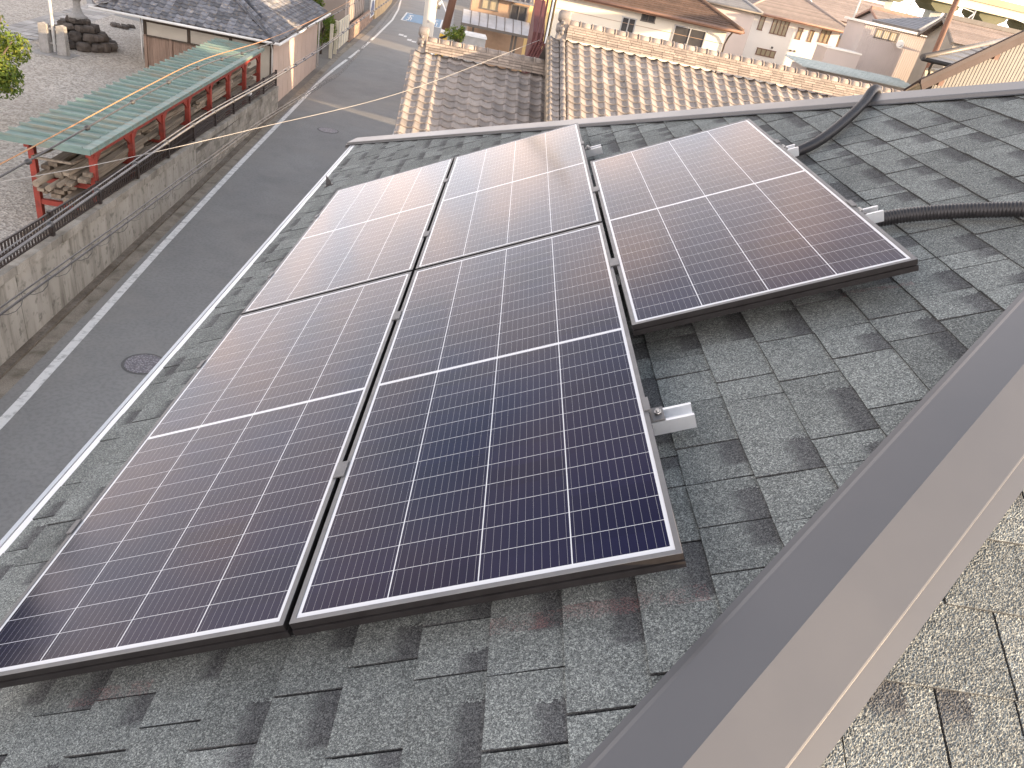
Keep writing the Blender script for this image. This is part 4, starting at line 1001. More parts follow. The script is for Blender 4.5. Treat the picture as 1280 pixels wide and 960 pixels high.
for x in (-11.45, -10.52, -9.35):
    mb = MB(); mb.box(x - .05, x + .05, 30.10, 30.175, .7, 1.88); mb.build('post', M['board'], bf)
mb = MB(); mb.beam((-11.5, 30.16, 1.85), (-9.3, 30.16, 1.85), .12, .04); mb.build('top_rail', M['timber_dark'], bf)

# ---------------------------------------------------------------- things further up the left side of the road
M['yellow_panel'] = mat('pale_panel', (0.66, 0.61, 0.47), (0.58, 0.53, 0.42), 1.5, 0.7, grime=(0.42, 0.38, 0.3), gscale=1.2)
M['brick'] = mat('brown_brick', (0.33, 0.22, 0.16), (0.26, 0.175, 0.13), 5, 0.9, per=0.2, grime=(0.18, 0.13, 0.1), gscale=2)
M['taupe'] = mat('taupe_cladding', (0.28, 0.235, 0.205), (0.25, 0.21, 0.185), 0.9, 0.7)
M['ochre'] = mat('ochre_wall', (0.52, 0.38, 0.20), (0.42, 0.30, 0.17), 1.0, 0.85, grime=(0.3, 0.2, 0.12), gscale=0.8)
M['dark_glass'] = mat('dark_glass', (0.05, 0.05, 0.055), (0.08, 0.078, 0.075), 1.5, 0.15)
M['warm_glass'] = mat('curtained_glass', (0.40, 0.35, 0.24), (0.28, 0.245, 0.17), 3, 0.25, stretch=(6, 1, 0.6))
M['win_frame'] = mat('window_frame', (0.14, 0.125, 0.11), None, 4, 0.5)
M['silver_frame'] = mat('silver_frame', (0.5, 0.5, 0.49), None, 4, 0.45, 0.4)
def window(parent, p0, p1, q, z0, z1, n=2, glass='dark_glass', frame='win_frame', depth=.05, w=.05):
    f = MB()
    f.box(p0 - w, p1 + w, q - depth, q + .02, z1, z1 + w); f.box(p0 - w, p1 + w, q - depth, q + .02, z0 - w, z0)
    for k in range(n + 1):
        x = p0 + (p1 - p0) * k / n; f.box(x - w / 2, x + w / 2, q - depth * .9, q + .02, z0, z1)
    fo = f.build('window', M[frame], parent)
    g_ = MB(); g_.box(p0, p1, q - .012, q + .01, z0, z1); g_.build('pane', M[glass], fo); return fo
gm_ = thing('garden_gate', 'pale yellow panel gate by two yellow posts along the road', 'gate', (-6.5, 46, 0))
for y in (43.6, 45.2):
    mb = MB(); mb.box(-6.72, -6.56, y - .08, y + .08, 0, 1.75); mb.build('gate_post', M['yellow_panel'], gm_)
mb = MB(); mb.box(-6.68, -6.62, 46.2, 50.2, .12, 1.62); mb.build('panel', M['yellow_panel'], gm_)
mb = MB()
for k in range(5): mb.box(-6.62, -6.60, 46.2 + k * .98, 46.28 + k * .98, .12, 1.60)
mb.build('panel_rib', M['silver_frame'], gm_)
lw = thing('low_brick_wall', 'low brown brick wall by the road between pale gate and poster board', 'wall', (-6.5, 54, 0))
mb = MB(); rg = random.Random(8)
for r_ in range(6):
    y = 50.3 - (.2 if r_ % 2 else 0)
    while y < 63: mb.cur = rg.random(); mb.box(-6.72, -6.55 + rg.uniform(-.005, .005), max(50.3, y) + .006, min(63, y + .4) - .006, r_ * .15, r_ * .15 + .142); y += .4
mb.build('bricks', M['brick'], lw)
tb = thing('clad_house', 'flat taupe clad house wall standing behind the low brick wall', 'house', (-8, 56, 0))
mb = MB(); mb.box(-11.5, -7.0, 50.8, 60.6, 0, 5.6); mb.build('wall', M['taupe'], tb)
mb = MB()
for k in range(9): mb.box(-7.0, -6.985, 51.8 + k, 51.83 + k, 0, 5.6)
mb.build('cladding_joint', M['timber_dark'], tb)
mb = MB(); mb.box(-11.6, -6.9, 50.7, 60.7, 5.6, 5.75); mb.build('roof', M['timber_dark'], tb)
pb_ = thing('poster_board', 'white poster board with a navy figure shape beside the road', 'sign', (-6.5, 62, 0))
mb = MB(); mb.box(-6.60, -6.54, 60.9, 63.6, .35, 2.15); mb.build('board', M['white_paint'], pb_)
M['navy'] = mat('navy_print', (0.07, 0.085, 0.16), (0.10, 0.12, 0.2), 6, 0.6)
M['skin_print'] = mat('tan_print', (0.34, 0.24, 0.18), (0.25, 0.18, 0.14), 5, 0.6)
mb = MB(); mb.prism([(-6.535, 61.3, .45), (-6.535, 63.0, .45), (-6.535, 63.2, 1.0), (-6.535, 62.7, 1.45), (-6.535, 61.7, 1.45), (-6.535, 61.2, 1.0)], (.008, 0, 0)); mb.build('printed_figure', M['navy'], pb_)
mb = MB(); mb.prism([(-6.535, 62.2 + .35 * math.cos(a), 1.74 + .25 * math.sin(a)) for a in [i * .5236 for i in range(12)]], (.008, 0, 0)); mb.build('printed_face', M['skin_print'], pb_)
for y in (61.0, 63.5):
    mb = MB(); mb.box(-6.66, -6.60, y - .04, y + .04, 0, 2.2); mb.build('leg', M['silver_frame'], pb_)
ow = thing('ochre_wall', 'sunlit ochre yard wall curving along the far left side of the road', 'wall', (-6.3, 70, 0))
mb = MB(); pts_ = [(-6.5, 64.0), (-6.35, 70), (-6.5, 78), (-7.1, 88), (-9.0, 104)]
for a, b_ in zip(pts_, pts_[1:]):
    for k in range(3):
        f0, f1 = k / 3, (k + 1) / 3; A = (a[0] + (b_[0] - a[0]) * f0, a[1] + (b_[1] - a[1]) * f0); B = (a[0] + (b_[0] - a[0]) * f1, a[1] + (b_[1] - a[1]) * f1)
        mb.hexa([(A[0] - .2, A[1], 0), (A[0], A[1], 0), (B[0], B[1], 0), (B[0] - .2, B[1], 0), (A[0] - .2, A[1], 1.7), (A[0], A[1], 1.7), (B[0], B[1], 1.7), (B[0] - .2, B[1], 1.7)])
mb.build('render', M['ochre'], ow)
mb = MB()
for (a, b_) in zip(pts_, pts_[1:]): mb.beam((a[0] - .1, a[1], 1.75), (b_[0] - .1, b_[1], 1.75), .34, .1)
mb.build('coping', M['tile_blue'], ow)
tree('garden_shrub', 'bright yellow green shrub behind the yellow gate posts', 'shrub', (-7.3, 44.4, 0), (-7.25, 44.6, 1.5), .85, 1.2, .95, 2600, .075, M['leaf_yellow'], 41, .06)
tree('garden_tree', 'taller dark and yellow garden tree behind the tile roof corner', 'tree', (-8.3, 46.6, 0), (-8.3, 47.0, 2.9), 1.2, 1.5, 1.3, 4200, .085, M['leaf_yellow'], 43, .11)
tree('garden_tree', 'dark green tree behind the taupe house and poster board', 'tree', (-8.3, 66.5, 0), (-8.3, 66.5, 2.6), 1.6, 2.2, 1.7, 3000, .12, M['leaf'], 47, .12)

# ---------------------------------------------------------------- poles by the road and the court behind the tiled houses
M['concrete_pole'] = mat('concrete_pole', (0.56, 0.53, 0.47), (0.48, 0.455, 0.41), 2, 0.8, stretch=(3, 3, .4))
M['brown_pole'] = mat('brown_pole', (0.22, 0.12, 0.085), (0.16, 0.088, 0.062), 2.5, 0.75, stretch=(4, 4, .5))
M['stripe_yellow'] = mat('stripe_yellow', (0.60, 0.38, 0.04), (0.5, 0.32, 0.05), 3, 0.6)
M['stripe_black'] = mat('stripe_black', (0.03, 0.028, 0.026), None, 3, 0.6)
M['wire'] = mat('cable_black', (0.05, 0.05, 0.052), None, 4, 0.5)
M['wire_grey'] = mat('cable_grey', (0.17, 0.17, 0.175), (0.12, 0.12, 0.125), 5, 0.5, 0.1)
M['wire_sun_orange'] = mat('cable_sun_orange', (0.42, 0.22, 0.10), None, 4, 0.6)  # orange of the low sun put into the cable colour
M['wire_white'] = mat('cable_white', (0.38, 0.365, 0.34), None, 4, 0.6)
cp = thing('utility_pole', 'pale round concrete utility pole rising behind the lower tiled ridge', 'pole', (-0.62, 20, 0))
mb = MB(); mb.tube([(-0.62, 20, 0), (-0.62, 20, 11)], [.175, .13], 20); mb.build('shaft', M['concrete_pole'], cp)
mb = MB(); mb.tube([(-.44, 20, 5.75), (-.40, 20, 5.95)], .05, 8); mb.box(-.66, -.60, 19.84, 19.87, 5.4, 5.46); mb.build('fitting', M['steel'], cp)
wp = thing('utility_pole', 'leaning brown pole with yellow and black warning stripes near its foot', 'pole', (-0.55, 27, 0))
Pw = lambda z: Vector((-0.86 + .125 * z, 27, z))
mb = MB(); mb.tube([Pw(4.45), Pw(10)], [.135, .11], 14); mb.tube([Pw(0), Pw(2.6)], [.15, .145], 14); mb.build('shaft', M['brown_pole'], wp)
mb = MB(); mb.tube([Pw(4.36), Pw(4.5)], .145, 14); mb.build('white_band', M['white_paint'], wp)
mb = MB(); mb.tube([Pw(2.6), Pw(4.36)], [.147, .143], 14); bo = mb.build('stripe_sleeve', M['stripe_yellow'], wp)
mb = MB()
for k in range(8):
    a0 = Pw(2.75 + k * .2)
    for j in range(10):
        t0, t1 = -1.2 + j * .42, -1.2 + (j + 1) * .42; z0, z1 = a0.z + j * .03, a0.z + (j + 1) * .03
        P_ = lambda t, z: Pw(z) + Vector((.150 * math.sin(t), -.150 * math.cos(t), 0))
        mb.poly([P_(t0, z0), P_(t1, z1), P_(t1, z1 + .09), P_(t0, z0 + .09)])
mb.build('black_stripe', M['stripe_black'], bo)
tree('potted_shrub', 'round bright green shrub between striped pole and grey metal box', 'shrub', (0.16, 26, 3.0), (0.16, 26, 4.52), .36, .36, .40, 1500, .04, M['leaf_yellow'], 51, .04)
pr = MB(); pr.box(-.6, 1.3, 25.4, 28.8, 0, 3.0)
pr.build('flat_roof_annex', M['timber_dark'], base=(.4, 27, 0), label='low dark flat roofed annex under the shrub and grey box', cat='annex')
bx = thing('metal_box', 'pale grey ribbed metal box beside the green shrub, below the carport roof', 'box', (.78, 28, 3.0))
mb = MB(); mb.box(.40, 1.16, 27.7, 28.4, 3.0, 4.38); mb.build('body', M['silver_frame'], bx)
mb = MB(); mb.hexa([(.36, 27.66, 4.38), (1.2, 27.66, 4.38), (1.2, 28.44, 4.38), (.36, 28.44, 4.38), (.42, 27.72, 4.46), (1.14, 27.72, 4.46), (1.14, 28.38, 4.46), (.42, 28.38, 4.46)]); mb.build('lid', M['white_paint'], bx)
M['poly_sheet'] = mat('polycarbonate', (0.47, 0.48, 0.50), (0.40, 0.41, 0.43), 2.2, 0.35, grime=(0.36, 0.36, 0.35), gscale=2.5)
cpt = thing('carport', 'carport canopy of translucent grey panels on dark brown posts', 'carport', (1.7, 33, 0))
CPY, CPZ = 33.0, 4.22
for k in range(8):
    x = .24 + k * .365; arc = []
    for j in range(6):
        t = j / 5; arc.append((CPY + t * 1.5, CPZ + .38 * math.sin(t * 1.45)))
    mb = MB()
    for (y0, z0), (y1, z1) in zip(arc, arc[1:]): mb.hexa([(x, y0, z0), (x + .335, y0, z0), (x + .335, y1, z1), (x, y1, z1), (x, y0, z0 + .012), (x + .335, y0, z0 + .012), (x + .335, y1, z1 + .012), (x, y1, z1 + .012)])
    mb.build('roof_panel', M['poly_sheet'], cpt)
for k in range(9):
    x = .225 + k * .365; mb = MB()
    for (y0, z0), (y1, z1) in zip(arc, arc[1:]): mb.beam((x, y0, z0), (x, y1, z1), .028, .05)
    mb.build('rib', M['win_frame'], cpt)
mb = MB(); mb.beam((.2, CPY, CPZ - .04), (3.17, CPY, CPZ - .04), .07, .10); mb.build('front_beam', M['win_frame'], cpt)
for x in (.75, 2.45, 2.6):
    mb = MB(); mb.box(x - .045, x + .045, CPY + .3, CPY + .39, 0, CPZ); mb.build('post', M['win_frame'], cpt)
M['tan_wall'] = mat('tan_wall', (0.44, 0.30, 0.20), (0.37, 0.255, 0.175), 1.0, 0.85, grime=(0.27, 0.18, 0.12), gscale=1.2)
M['yellow_wall'] = mat('yellow_wall', (0.72, 0.56, 0.26), (0.66, 0.51, 0.25), 1.0, 0.85)
tn = thing('tan_house', 'tan rendered house with a tiled lean-to and a sunlit yellow wall end behind the carport', 'house', (2.2, 38, 0))
mb = MB(); mb.box(.55, 3.1, 35.2, 42, 0, 6.4); mb.build('wall', M['tan_wall'], tn)
mb = MB(); mb.box(3.1, 4.05, 35.9, 42, 0, 6.2); mb.build('yellow_wall', M['yellow_wall'], tn)
mb = MB(); mb.hexa([(1.5, 34.7, 5.25), (3.2, 34.7, 5.25), (3.2, 35.2, 5.45), (1.5, 35.2, 5.45), (1.5, 34.7, 5.32), (3.2, 34.7, 5.32), (3.2, 35.2, 5.55), (1.5, 35.2, 5.55)])
for k in range(7): mb.tube([(1.6 + k * .24, 34.68, 5.36), (1.6 + k * .24, 35.2, 5.58)], .05, 8)
mb.build('lean_to', M['tile_blue'], tn)
mb = MB(); mb.box(.4, 4.2, 35.05, 42.2, 6.4, 6.6); mb.build('roof', M['timber_dark'], tn)
window(tn, 2.3, 3.0, 35.2, 4.55, 5.1, 2); window(tn, 1.0, 1.7, 35.2, 4.75, 5.3, 2, 'warm_glass')
M['maroon'] = mat('maroon_metal', (0.13, 0.042, 0.040), (0.10, 0.034, 0.032), 2, 0.6)
mr = thing('maroon_annex', 'narrow maroon clad annex with thin pipes, tucked against the main tiled gable', 'annex', (2.75, 24.2, 0))
mb = MB(); mb.hexa([(2.72, 27.2, 0), (3.12, 27.2, 0), (3.12, 29, 0), (2.72, 29, 0), (2.72, 27.2, 5.0), (3.12, 27.2, 5.0), (3.12, 29, 5.9), (2.72, 29, 5.9)]); mb.build('wall', M['maroon'], mr)
for x, y in ((3.0, 27.1), (3.2, 27.1), (2.85, 27.1)):
    mb = MB(); mb.tube([(x, y, 0), (x, y, 6.3)], .035, 8); mb.build('pipe', M['maroon'] if x != 3.2 else M['white_paint'], mr)
mb = MB()
for k in range(5): mb.beam((2.62 + .10 * k, 26.9, 4.15), (2.82 + .10 * k, 27.1, 4.75), .05, .05)
mb.build('lattice', M['maroon'], mr)

# ---------------------------------------------------------------- houses further back
def course_quad(mb, bl, br, tl, tr, n, lift=.03):
    bl, br, tl, tr = map(Vector, (bl, br, tl, tr)); nr = (br - bl).cross(tl - bl).normalized()
    if nr.z < 0: nr = -nr
    for i in range(n):
        a, b_ = i / n, (i + 1) / n; mb.cur = rnd.random()
        P = [bl.lerp(tl, a) + nr * lift, br.lerp(tr, a) + nr * lift, br.lerp(tr, b_), bl.lerp(tl, b_)]
        mb.poly(P); mb.poly([bl.lerp(tl, a) - nr * .004, br.lerp(tr, a) - nr * .004, P[1], P[0]])
def hip_house(name, label, p0, p1, q0, q1, ez, sl, oh, wall, roof, n, eave, cat='house', z0=0, ridge_cap=None):
    h = thing(name, label, cat, ((p0 + p1) / 2, q0, z0))
    mb = MB(); mb.box(p0, p1, q0, q1, z0, ez - .03); mb.build('wall', M[wall], h)
    a0, a1, b0, b1 = p0 - oh, p1 + oh, q0 - oh, q1 + oh; r_ = min(a1 - a0, b1 - b0) / 2; rz = ez + sl * r_
    if a1 - a0 >= b1 - b0: t0, t1 = (a0 + r_, b0 + r_, rz), (a1 - r_, b0 + r_, rz)
    else: t0, t1 = (a0 + r_, b0 + r_, rz), (a0 + r_, b1 - r_, rz)
    A, B, C, D_ = (a0, b0, ez), (a1, b0, ez), (a1, b1, ez), (a0, b1, ez)
    mb = MB()
    if a1 - a0 >= b1 - b0:
        course_quad(mb, A, B, t0, t1, n); course_quad(mb, B, C, t1, t1, n); course_quad(mb, C, D_, t1, t0, n); course_quad(mb, D_, A, t0, t0, n)
    else:
        course_quad(mb, A, B, t0, t0, n); course_quad(mb, B, C, t0, t1, n); course_quad(mb, C, D_, t1, t1, n); course_quad(mb, D_, A, t1, t0, n)
    rf_ = mb.build('roof', M[roof], h)
    mb = MB(); mb.box(a0 + .03, a1 - .03, b0 + .03, b1 - .03, ez - .14, ez - .012); mb.build('eave', M[eave], h)
    mb = MB(); mb.tube([(a0, b0 - .05, ez - .03), (a1, b0 - .05, ez - .03)], .06, 8); mb.tube([(a1 + .05, b0, ez - .03), (a1 + .05, b1, ez - .03)], .06, 8); mb.build('gutter', M[eave], h)
    mb = MB()
    cs = [(A, t0), (B, t1 if a1 - a0 >= b1 - b0 else t0), (C, t1), (t0, t1)]
    for u, v in cs:
        u, v = Vector(u), Vector(v)
        if (u - v).length > .1: mb.tube([u + Vector((0, 0, .03)), v + Vector((0, 0, .03))], .09, 8)
    mb.build('hip_ridge', M[ridge_cap or roof], rf_)
    return h
M['brown_roof'] = mat('brown_roof', (0.145, 0.092, 0.066), (0.105, 0.068, 0.05), 2.0, 0.8, per=0.18, fine=0.3)
M['striped_roof'] = mat('striped_roof', (0.30, 0.25, 0.225), (0.255, 0.215, 0.195), 1.5, 0.75, per=0.15)
M['grey_roof'] = mat('grey_roof', (0.22, 0.23, 0.25), (0.18, 0.19, 0.21), 1.5, 0.7, per=0.15)
M['cream_wall'] = mat('cream_wall', (0.82, 0.77, 0.65), (0.79, 0.74, 0.62), 0.5, 0.85)
M['white_wall'] = mat('white_wall', (0.80, 0.78, 0.73), (0.76, 0.74, 0.69), 0.5, 0.8)
M['mauve_siding'] = mat('mauve_siding', (0.50, 0.44, 0.415), (0.46, 0.41, 0.385), 0.7, 0.75)
M['brown_eave'] = mat('brown_eave', (0.22, 0.125, 0.09), None, 2, 0.7)
M['pink_eave'] = mat('orange_eave', (0.36, 0.22, 0.165), None, 2, 0.7)
h1 = hip_house('cream_house', 'cream house with brown hip roof, standing right behind the long tile ridge', 4.3, 12.35, 36, 44, 5.98, .45, .55, 'cream_wall', 'brown_roof', 26, 'brown_eave')
window(h1, 9.90, 11.40, 36, 4.75, 5.62, 2, 'dark_glass', 'silver_frame'); window(h1, 7.42, 8.04, 36, 4.95, 5.50, 2, 'dark_glass', 'silver_frame'); window(h1, 8.27, 8.88, 36, 5.56, 5.86, 2)
mb = MB(); mb.tube([(12.45, 35.45, 5.9), (12.42, 35.8, 5.6), (12.40, 35.93, 5.3), (12.40, 35.93, 1)], .04, 8); mb.build('downpipe', M['timber_dark'], h1)
mb = MB(); mb.box(4.3, 12.35, 35.985, 36.002, 5.28, 5.30); mb.build('wall_joint', M['tan_wall'], h1)
h3 = hip_house('grey_house', 'shaded grey white house with blue grey roof between cream and bright white houses', 13.6, 18.05, 49, 57, 6.55, .45, .3, 'mauve_siding', 'grey_roof', 24, 'win_frame')
h2 = hip_house('white_house', 'bright white house with pink brown striped roof and five small windows', 18.75, 25.2, 52, 60, 6.52, .42, .75, 'white_wall', 'striped_roof', 24, 'pink_eave')
for x0, x1, za, zb, n in ((19.55, 19.85, 5.55, 6.3, 1), (20.45, 21.55, 5.5, 6.32, 4), (22.3, 22.6, 5.5, 6.12, 1), (23.15, 23.4, 5.5, 6.12, 1), (23.9, 24.55, 5.62, 6.38, 2)):
    window(h2, x0, x1, 52, za, zb, n, 'warm_glass', 'brown_eave')
window(h2, 20.0, 21.3, 52, 4.1, 4.45, 4, 'warm_glass', 'brown_eave')
mb = MB()
for x in (20.9, 22.2, 22.5): mb.box(x, x + .12, 51.93, 52.0, 4.6 + (x - 20.9) * .05, 4.72 + (x - 20.9) * .05)
mb.build('vent_cover', M['win_frame'], h2)
# white shed-roofed house with corrugated mauve siding
sb = thing('siding_house', 'mauve corrugated siding house with white flat roof edge and one barred window', 'house', (25.6, 46, 0))
mb = MB(); mb.box(23.65, 30.2, 46, 48.4, 0, 7.28)
x = 23.7
while x < 30.1: mb.box(x, x + .05, 45.985, 46.0, 0, 7.26); x += .14
mb.build('wall', M['mauve_siding'], sb)
mb = MB(); mb.box(23.45, 30.4, 45.8, 48.6, 7.285, 7.40)
for k in range(46): mb.box(23.47 + k * .15, 23.54 + k * .15, 45.78, 45.80, 7.29, 7.39)
mb.build('roof', M['white_wall'], sb)
window(sb, 24.45, 25.85, 46, 6.72, 7.13, 3, 'warm_glass', 'win_frame'); window(sb, 28.2, 28.9, 46, 6.35, 6.75, 2, 'warm_glass', 'win_frame')
ds = thing('satellite_dish', 'small white satellite dish on the mauve siding wall', 'dish', (26.0, 45.7, 6.6))
mb = MB(); mb.tube([(26.0, 45.75, 6.62), (26.0, 45.70, 6.62), (25.99, 45.62, 6.64)], [.06, .17, .23], 20); mb.build('reflector', M['white_wall'], ds)
mb = MB(); mb.tube([(26.0, 46.0, 6.55), (26.0, 45.75, 6.6)], .025, 6); mb.tube([(26.0, 45.7, 6.45), (25.99, 45.35, 6.62)], .018, 6); mb.build('arm', M['steel'], ds)
lo = thing('low_annex', 'low mauve annex with pale coping joined to the siding house', 'annex', (22.2, 44, 0))
mb = MB(); mb.box(21.45, 23.6, 45.0, 46.5, 0, 5.66); mb.build('wall', M['mauve_siding'], lo)
mb = MB(); mb.box(21.4, 23.62, 44.95, 46.55, 5.66, 5.74); mb.build('coping', M['white_wall'], lo)
bb = hip_house('brown_house', 'small brown walled house with speckled roof in the gap behind the low annex', 28.3, 33, 58, 63, 6.0, .35, .2, 'tan_wall', 'grey_roof', 14, 'win_frame')
M['teal_roof'] = mat('pale_teal_roof', (0.54, 0.59, 0.575), (0.47, 0.52, 0.51), 1.2, 0.5, .1, stretch=(1, 1, 1), grime=(0.36, .42, .41), gscale=1.5)
te = thing('teal_shed', 'pale teal metal lean-to roof along the back of the tiled house', 'shed', (15, 28, 0))
mb = MB(); mb.hexa([(12.3, 26.6, 5.74), (17.0, 26.6, 5.74), (17.0, 28.4, 5.84), (12.3, 28.4, 5.84), (12.3, 26.6, 5.78), (17.0, 26.6, 5.78), (17.0, 28.4, 5.88), (12.3, 28.4, 5.88)])
for k in range(6): mb.beam((12.3, 26.7 + k * .33, 5.80 + k * .018), (17.0, 26.7 + k * .33, 5.80 + k * .018), .04, .03)
mb.build('roof', M['teal_roof'], te)
mb = MB(); mb.box(12.6, 16.8, 26.9, 28.3, 0, 5.72); mb.build('wall', M['mauve_siding'], te)
# corrugated gable right behind the far hip
M['corrugated'] = mat('corrugated_metal', (0.27, 0.25, 0.215), (0.24, 0.22, 0.19), 1.5, 0.5, 0.15)
M['fascia'] = mat('brown_fascia', (0.075, 0.047, 0.040), (0.062, 0.039, 0.033), 2, 0.6)
M['dark_fascia'] = mat('dark_fascia', (0.07, 0.05, 0.045), None, 2, 0.55)
bg_ = thing('gable_house', 'corrugated gable wall under a wide brown bargeboard at the right edge', 'house', (14, 19, 0))
GY, GX0, GZ0, GS = 18.3, 11.80, 6.53, .755
ap = (16.6, GZ0 + GS * (16.6 - GX0))
mb = MB(); x = GX0 + .55
while x < 21:
    zt_ = min(GZ0 + GS * (x - GX0), 2 * ap[1] - (GZ0 + GS * (x - GX0))) - .20; r_ = .03 if int(round(x / .045)) % 2 else 0
    mb.box(x, x + .0449, GY + .35 - r_ * .3, GY + .6, 0, zt_); x += .045
mb.build('wall', M['corrugated'], bg_)
for sg, nm in ((1, 'a'), (-1, 'b')):
    X = lambda x: x if sg > 0 else 2 * ap[0] - x
    f1 = MB(); f1.prism([(X(GX0), GY, GZ0), (X(ap[0]), GY, ap[1]), (X(ap[0]), GY, ap[1] - .26), (X(GX0 + .12), GY, GZ0 - .16)], (0, .06, 0)); f1.build('bargeboard', M['fascia'], bg_)
    f1 = MB(); f1.prism([(X(GX0 - .06), GY - .05, GZ0 + .07), (X(ap[0]), GY - .05, ap[1] + .10), (X(ap[0]), GY - .05, ap[1] + .005), (X(GX0 - .02), GY - .05, GZ0 - .03)], (0, .10, 0)); f1.build('verge_trim', M['dark_fascia'], bg_)
    f1 = MB(); f1.prism([(X(GX0 - .1), GY - .02, GZ0 + .06), (X(ap[0]), GY - .02, ap[1] + .135), (X(ap[0]), GY - .02, ap[1] + .09), (X(GX0 - .06), GY - .02, GZ0 + .02)], (0, 4, -2.7)); f1.build('roof', M['dark_fascia'], bg_)
for k in range(4):
    x = GX0 + .5 + k * 1.1; mb = MB(); mb.box(x, x + .12, GY + .06, GY + .5, GZ0 + GS * (x - GX0) - .36, GZ0 + GS * (x - GX0) - .22); mb.build('purlin', M['brown_eave'], bg_)
# dark slate roof between: one slope rising away from its left tip
th_ = thing('tiled_house', 'small dark slate roof with a pointed left tip and black downpipe near the right edge', 'house', (18, 25, 0))
TA, TB, TC, TD = (14.86, 23.9, 6.87), (21.0, 23.9, 6.80), (23.4, 31.5, 8.25), (25.0, 27.5, 7.55)
mb = MB(); course_quad(mb, TA, TB, TC, TD, 11, .045); mb.build('roof', M['grey_roof'], th_)
mb = MB(); mb.prism([(15.5, 24.5, 0), (22, 24.5, 0), (23.5, 29.5, 0), (20.2, 29.3, 0)], (0, 0, 6.62)); mb.build('wall', M['cream_wall'], th_)
mb = MB(); mb.tube([TA, TB], .065, 8); mb.build('gutter', M['stripe_black'], th_)
mb = MB(); mb.tube([Vector(TA) + Vector((0, 0, .05)), Vector(TC) + Vector((0, 0, .05))], .10, 8); mb.build('hip_ridge', M['win_frame'], th_)
mb = MB(); mb.tube([(15.3, 23.95, 6.80), (15.4, 24.15, 6.62), (15.62, 24.42, 6.5), (15.62, 24.45, 6.3), (15.5, 24.45, 5.9)], .04, 8); mb.build('downpipe', M['stripe_black'], th_)
def gable_house(name, label, p0, p1, q0, q1, ez, rz, wall, roof, eave, n=12, along='q'):
    h = thing(name, label, 'house', ((p0 + p1) / 2, q0, 0)); pm = (p0 + p1) / 2; qm = (q0 + q1) / 2
    mb = MB()
    if along == 'q': mb.prism([(p0 + .2, q0, 0), (p1 - .2, q0, 0), (p1 - .2, q0, ez), (pm, q0, rz - .12), (p0 + .2, q0, ez)], (0, q1 - q0, 0))
    else: mb.prism([(p0, q0 + .2, 0), (p0, q1 - .2, 0), (p0, q1 - .2, ez), (p0, qm, rz - .12), (p0, q0 + .2, ez)], (p1 - p0, 0, 0))
    mb.build('wall', M[wall], h); mb = MB(); o = .35
    if along == 'q':
        course_quad(mb, (p0 - .2, q0 - o, ez - .1), (p0 - .2, q1 + o, ez - .1), (pm, q0 - o, rz), (pm, q1 + o, rz), n); course_quad(mb, (p1 + .2, q0 - o, ez - .1), (p1 + .2, q1 + o, ez - .1), (pm, q0 - o, rz), (pm, q1 + o, rz), n)
    else:
        course_quad(mb, (p0 - o, q0 - .2, ez - .1), (p1 + o, q0 - .2, ez - .1), (p0 - o, qm, rz), (p1 + o, qm, rz), n); course_quad(mb, (p0 - o, q1 + .2, ez - .1), (p1 + o, q1 + .2, ez - .1), (p0 - o, qm, rz), (p1 + o, qm, rz), n)
    r_ = mb.build('roof', M[roof], h); mb = MB()
    if along == 'q':
        mb.beam((p0 - .2, q0 - o, ez - .16), (pm, q0 - o, rz - .07), .1, .16); mb.beam((p1 + .2, q0 - o, ez - .16), (pm, q0 - o, rz - .07), .1, .16); mb.beam((pm, q0 - o, rz + .08), (pm, q1 + o, rz + .08), .3, .2)
    else:
        mb.beam((p0 - o, q0 - .2, ez - .16), (p0 - o, qm, rz - .07), .1, .16); mb.beam((p0 - o, q1 + .2, ez - .16), (p0 - o, qm, rz - .07), .1, .16); mb.beam((p0 - o, qm, rz + .08), (p1 + o, qm, rz + .08), .3, .22)
    mb.build('roof_edge', M[eave], r_); return h
gd = gable_house('gable_house', 'dark grey gabled house with sandy roof near the leaning brown pole', 26.0, 32.8, 40.3, 43.4, 7.47, 8.42, 'corrugated', 'striped_roof', 'win_frame', 14, 'p')
gable_house('tiled_house', 'house with red brown roof and yellow lit ridge above the white flat roof', 33.4, 38.2, 62, 68, 7.15, 8.25, 'mauve_siding', 'striped_roof', 'pink_eave', 12, 'p')
gable_house('pink_house', 'pink gabled house with sunlit yellow lower wall at the top centre right', 33.2, 40.5, 75, 82, 6.9, 8.9, 'pink_wall', 'striped_roof', 'white_wall', 12, 'p')
hip_house('slate_house', 'slate grey hip roofed house behind the dark gabled house', 31.6, 38, 54, 60, 7.5, .35, .4, 'corrugated', 'grey_roof', 12, 'win_frame')
hip_house('far_house', 'pale house with grey roof far behind the white flat roofed house', 46, 55, 84, 92, 6.2, .4, .5, 'white_wall', 'grey_roof', 12, 'win_frame')
hip_house('far_house', 'sandy house with red brown roof far left of the bridge piers', 54, 64, 104, 112, 6.3, .4, .5, 'cream_wall', 'striped_roof', 12, 'win_frame')
hip_house('sun_blocking_house', 'plain unseen house added east of the shingled roof to block low sun', 13.6, 21, -4.0, 8.6, 6.0, .30, .4, 'siding', 'grey_roof', 10, 'win_frame')  # added out of view to keep a strip of low sun off the road
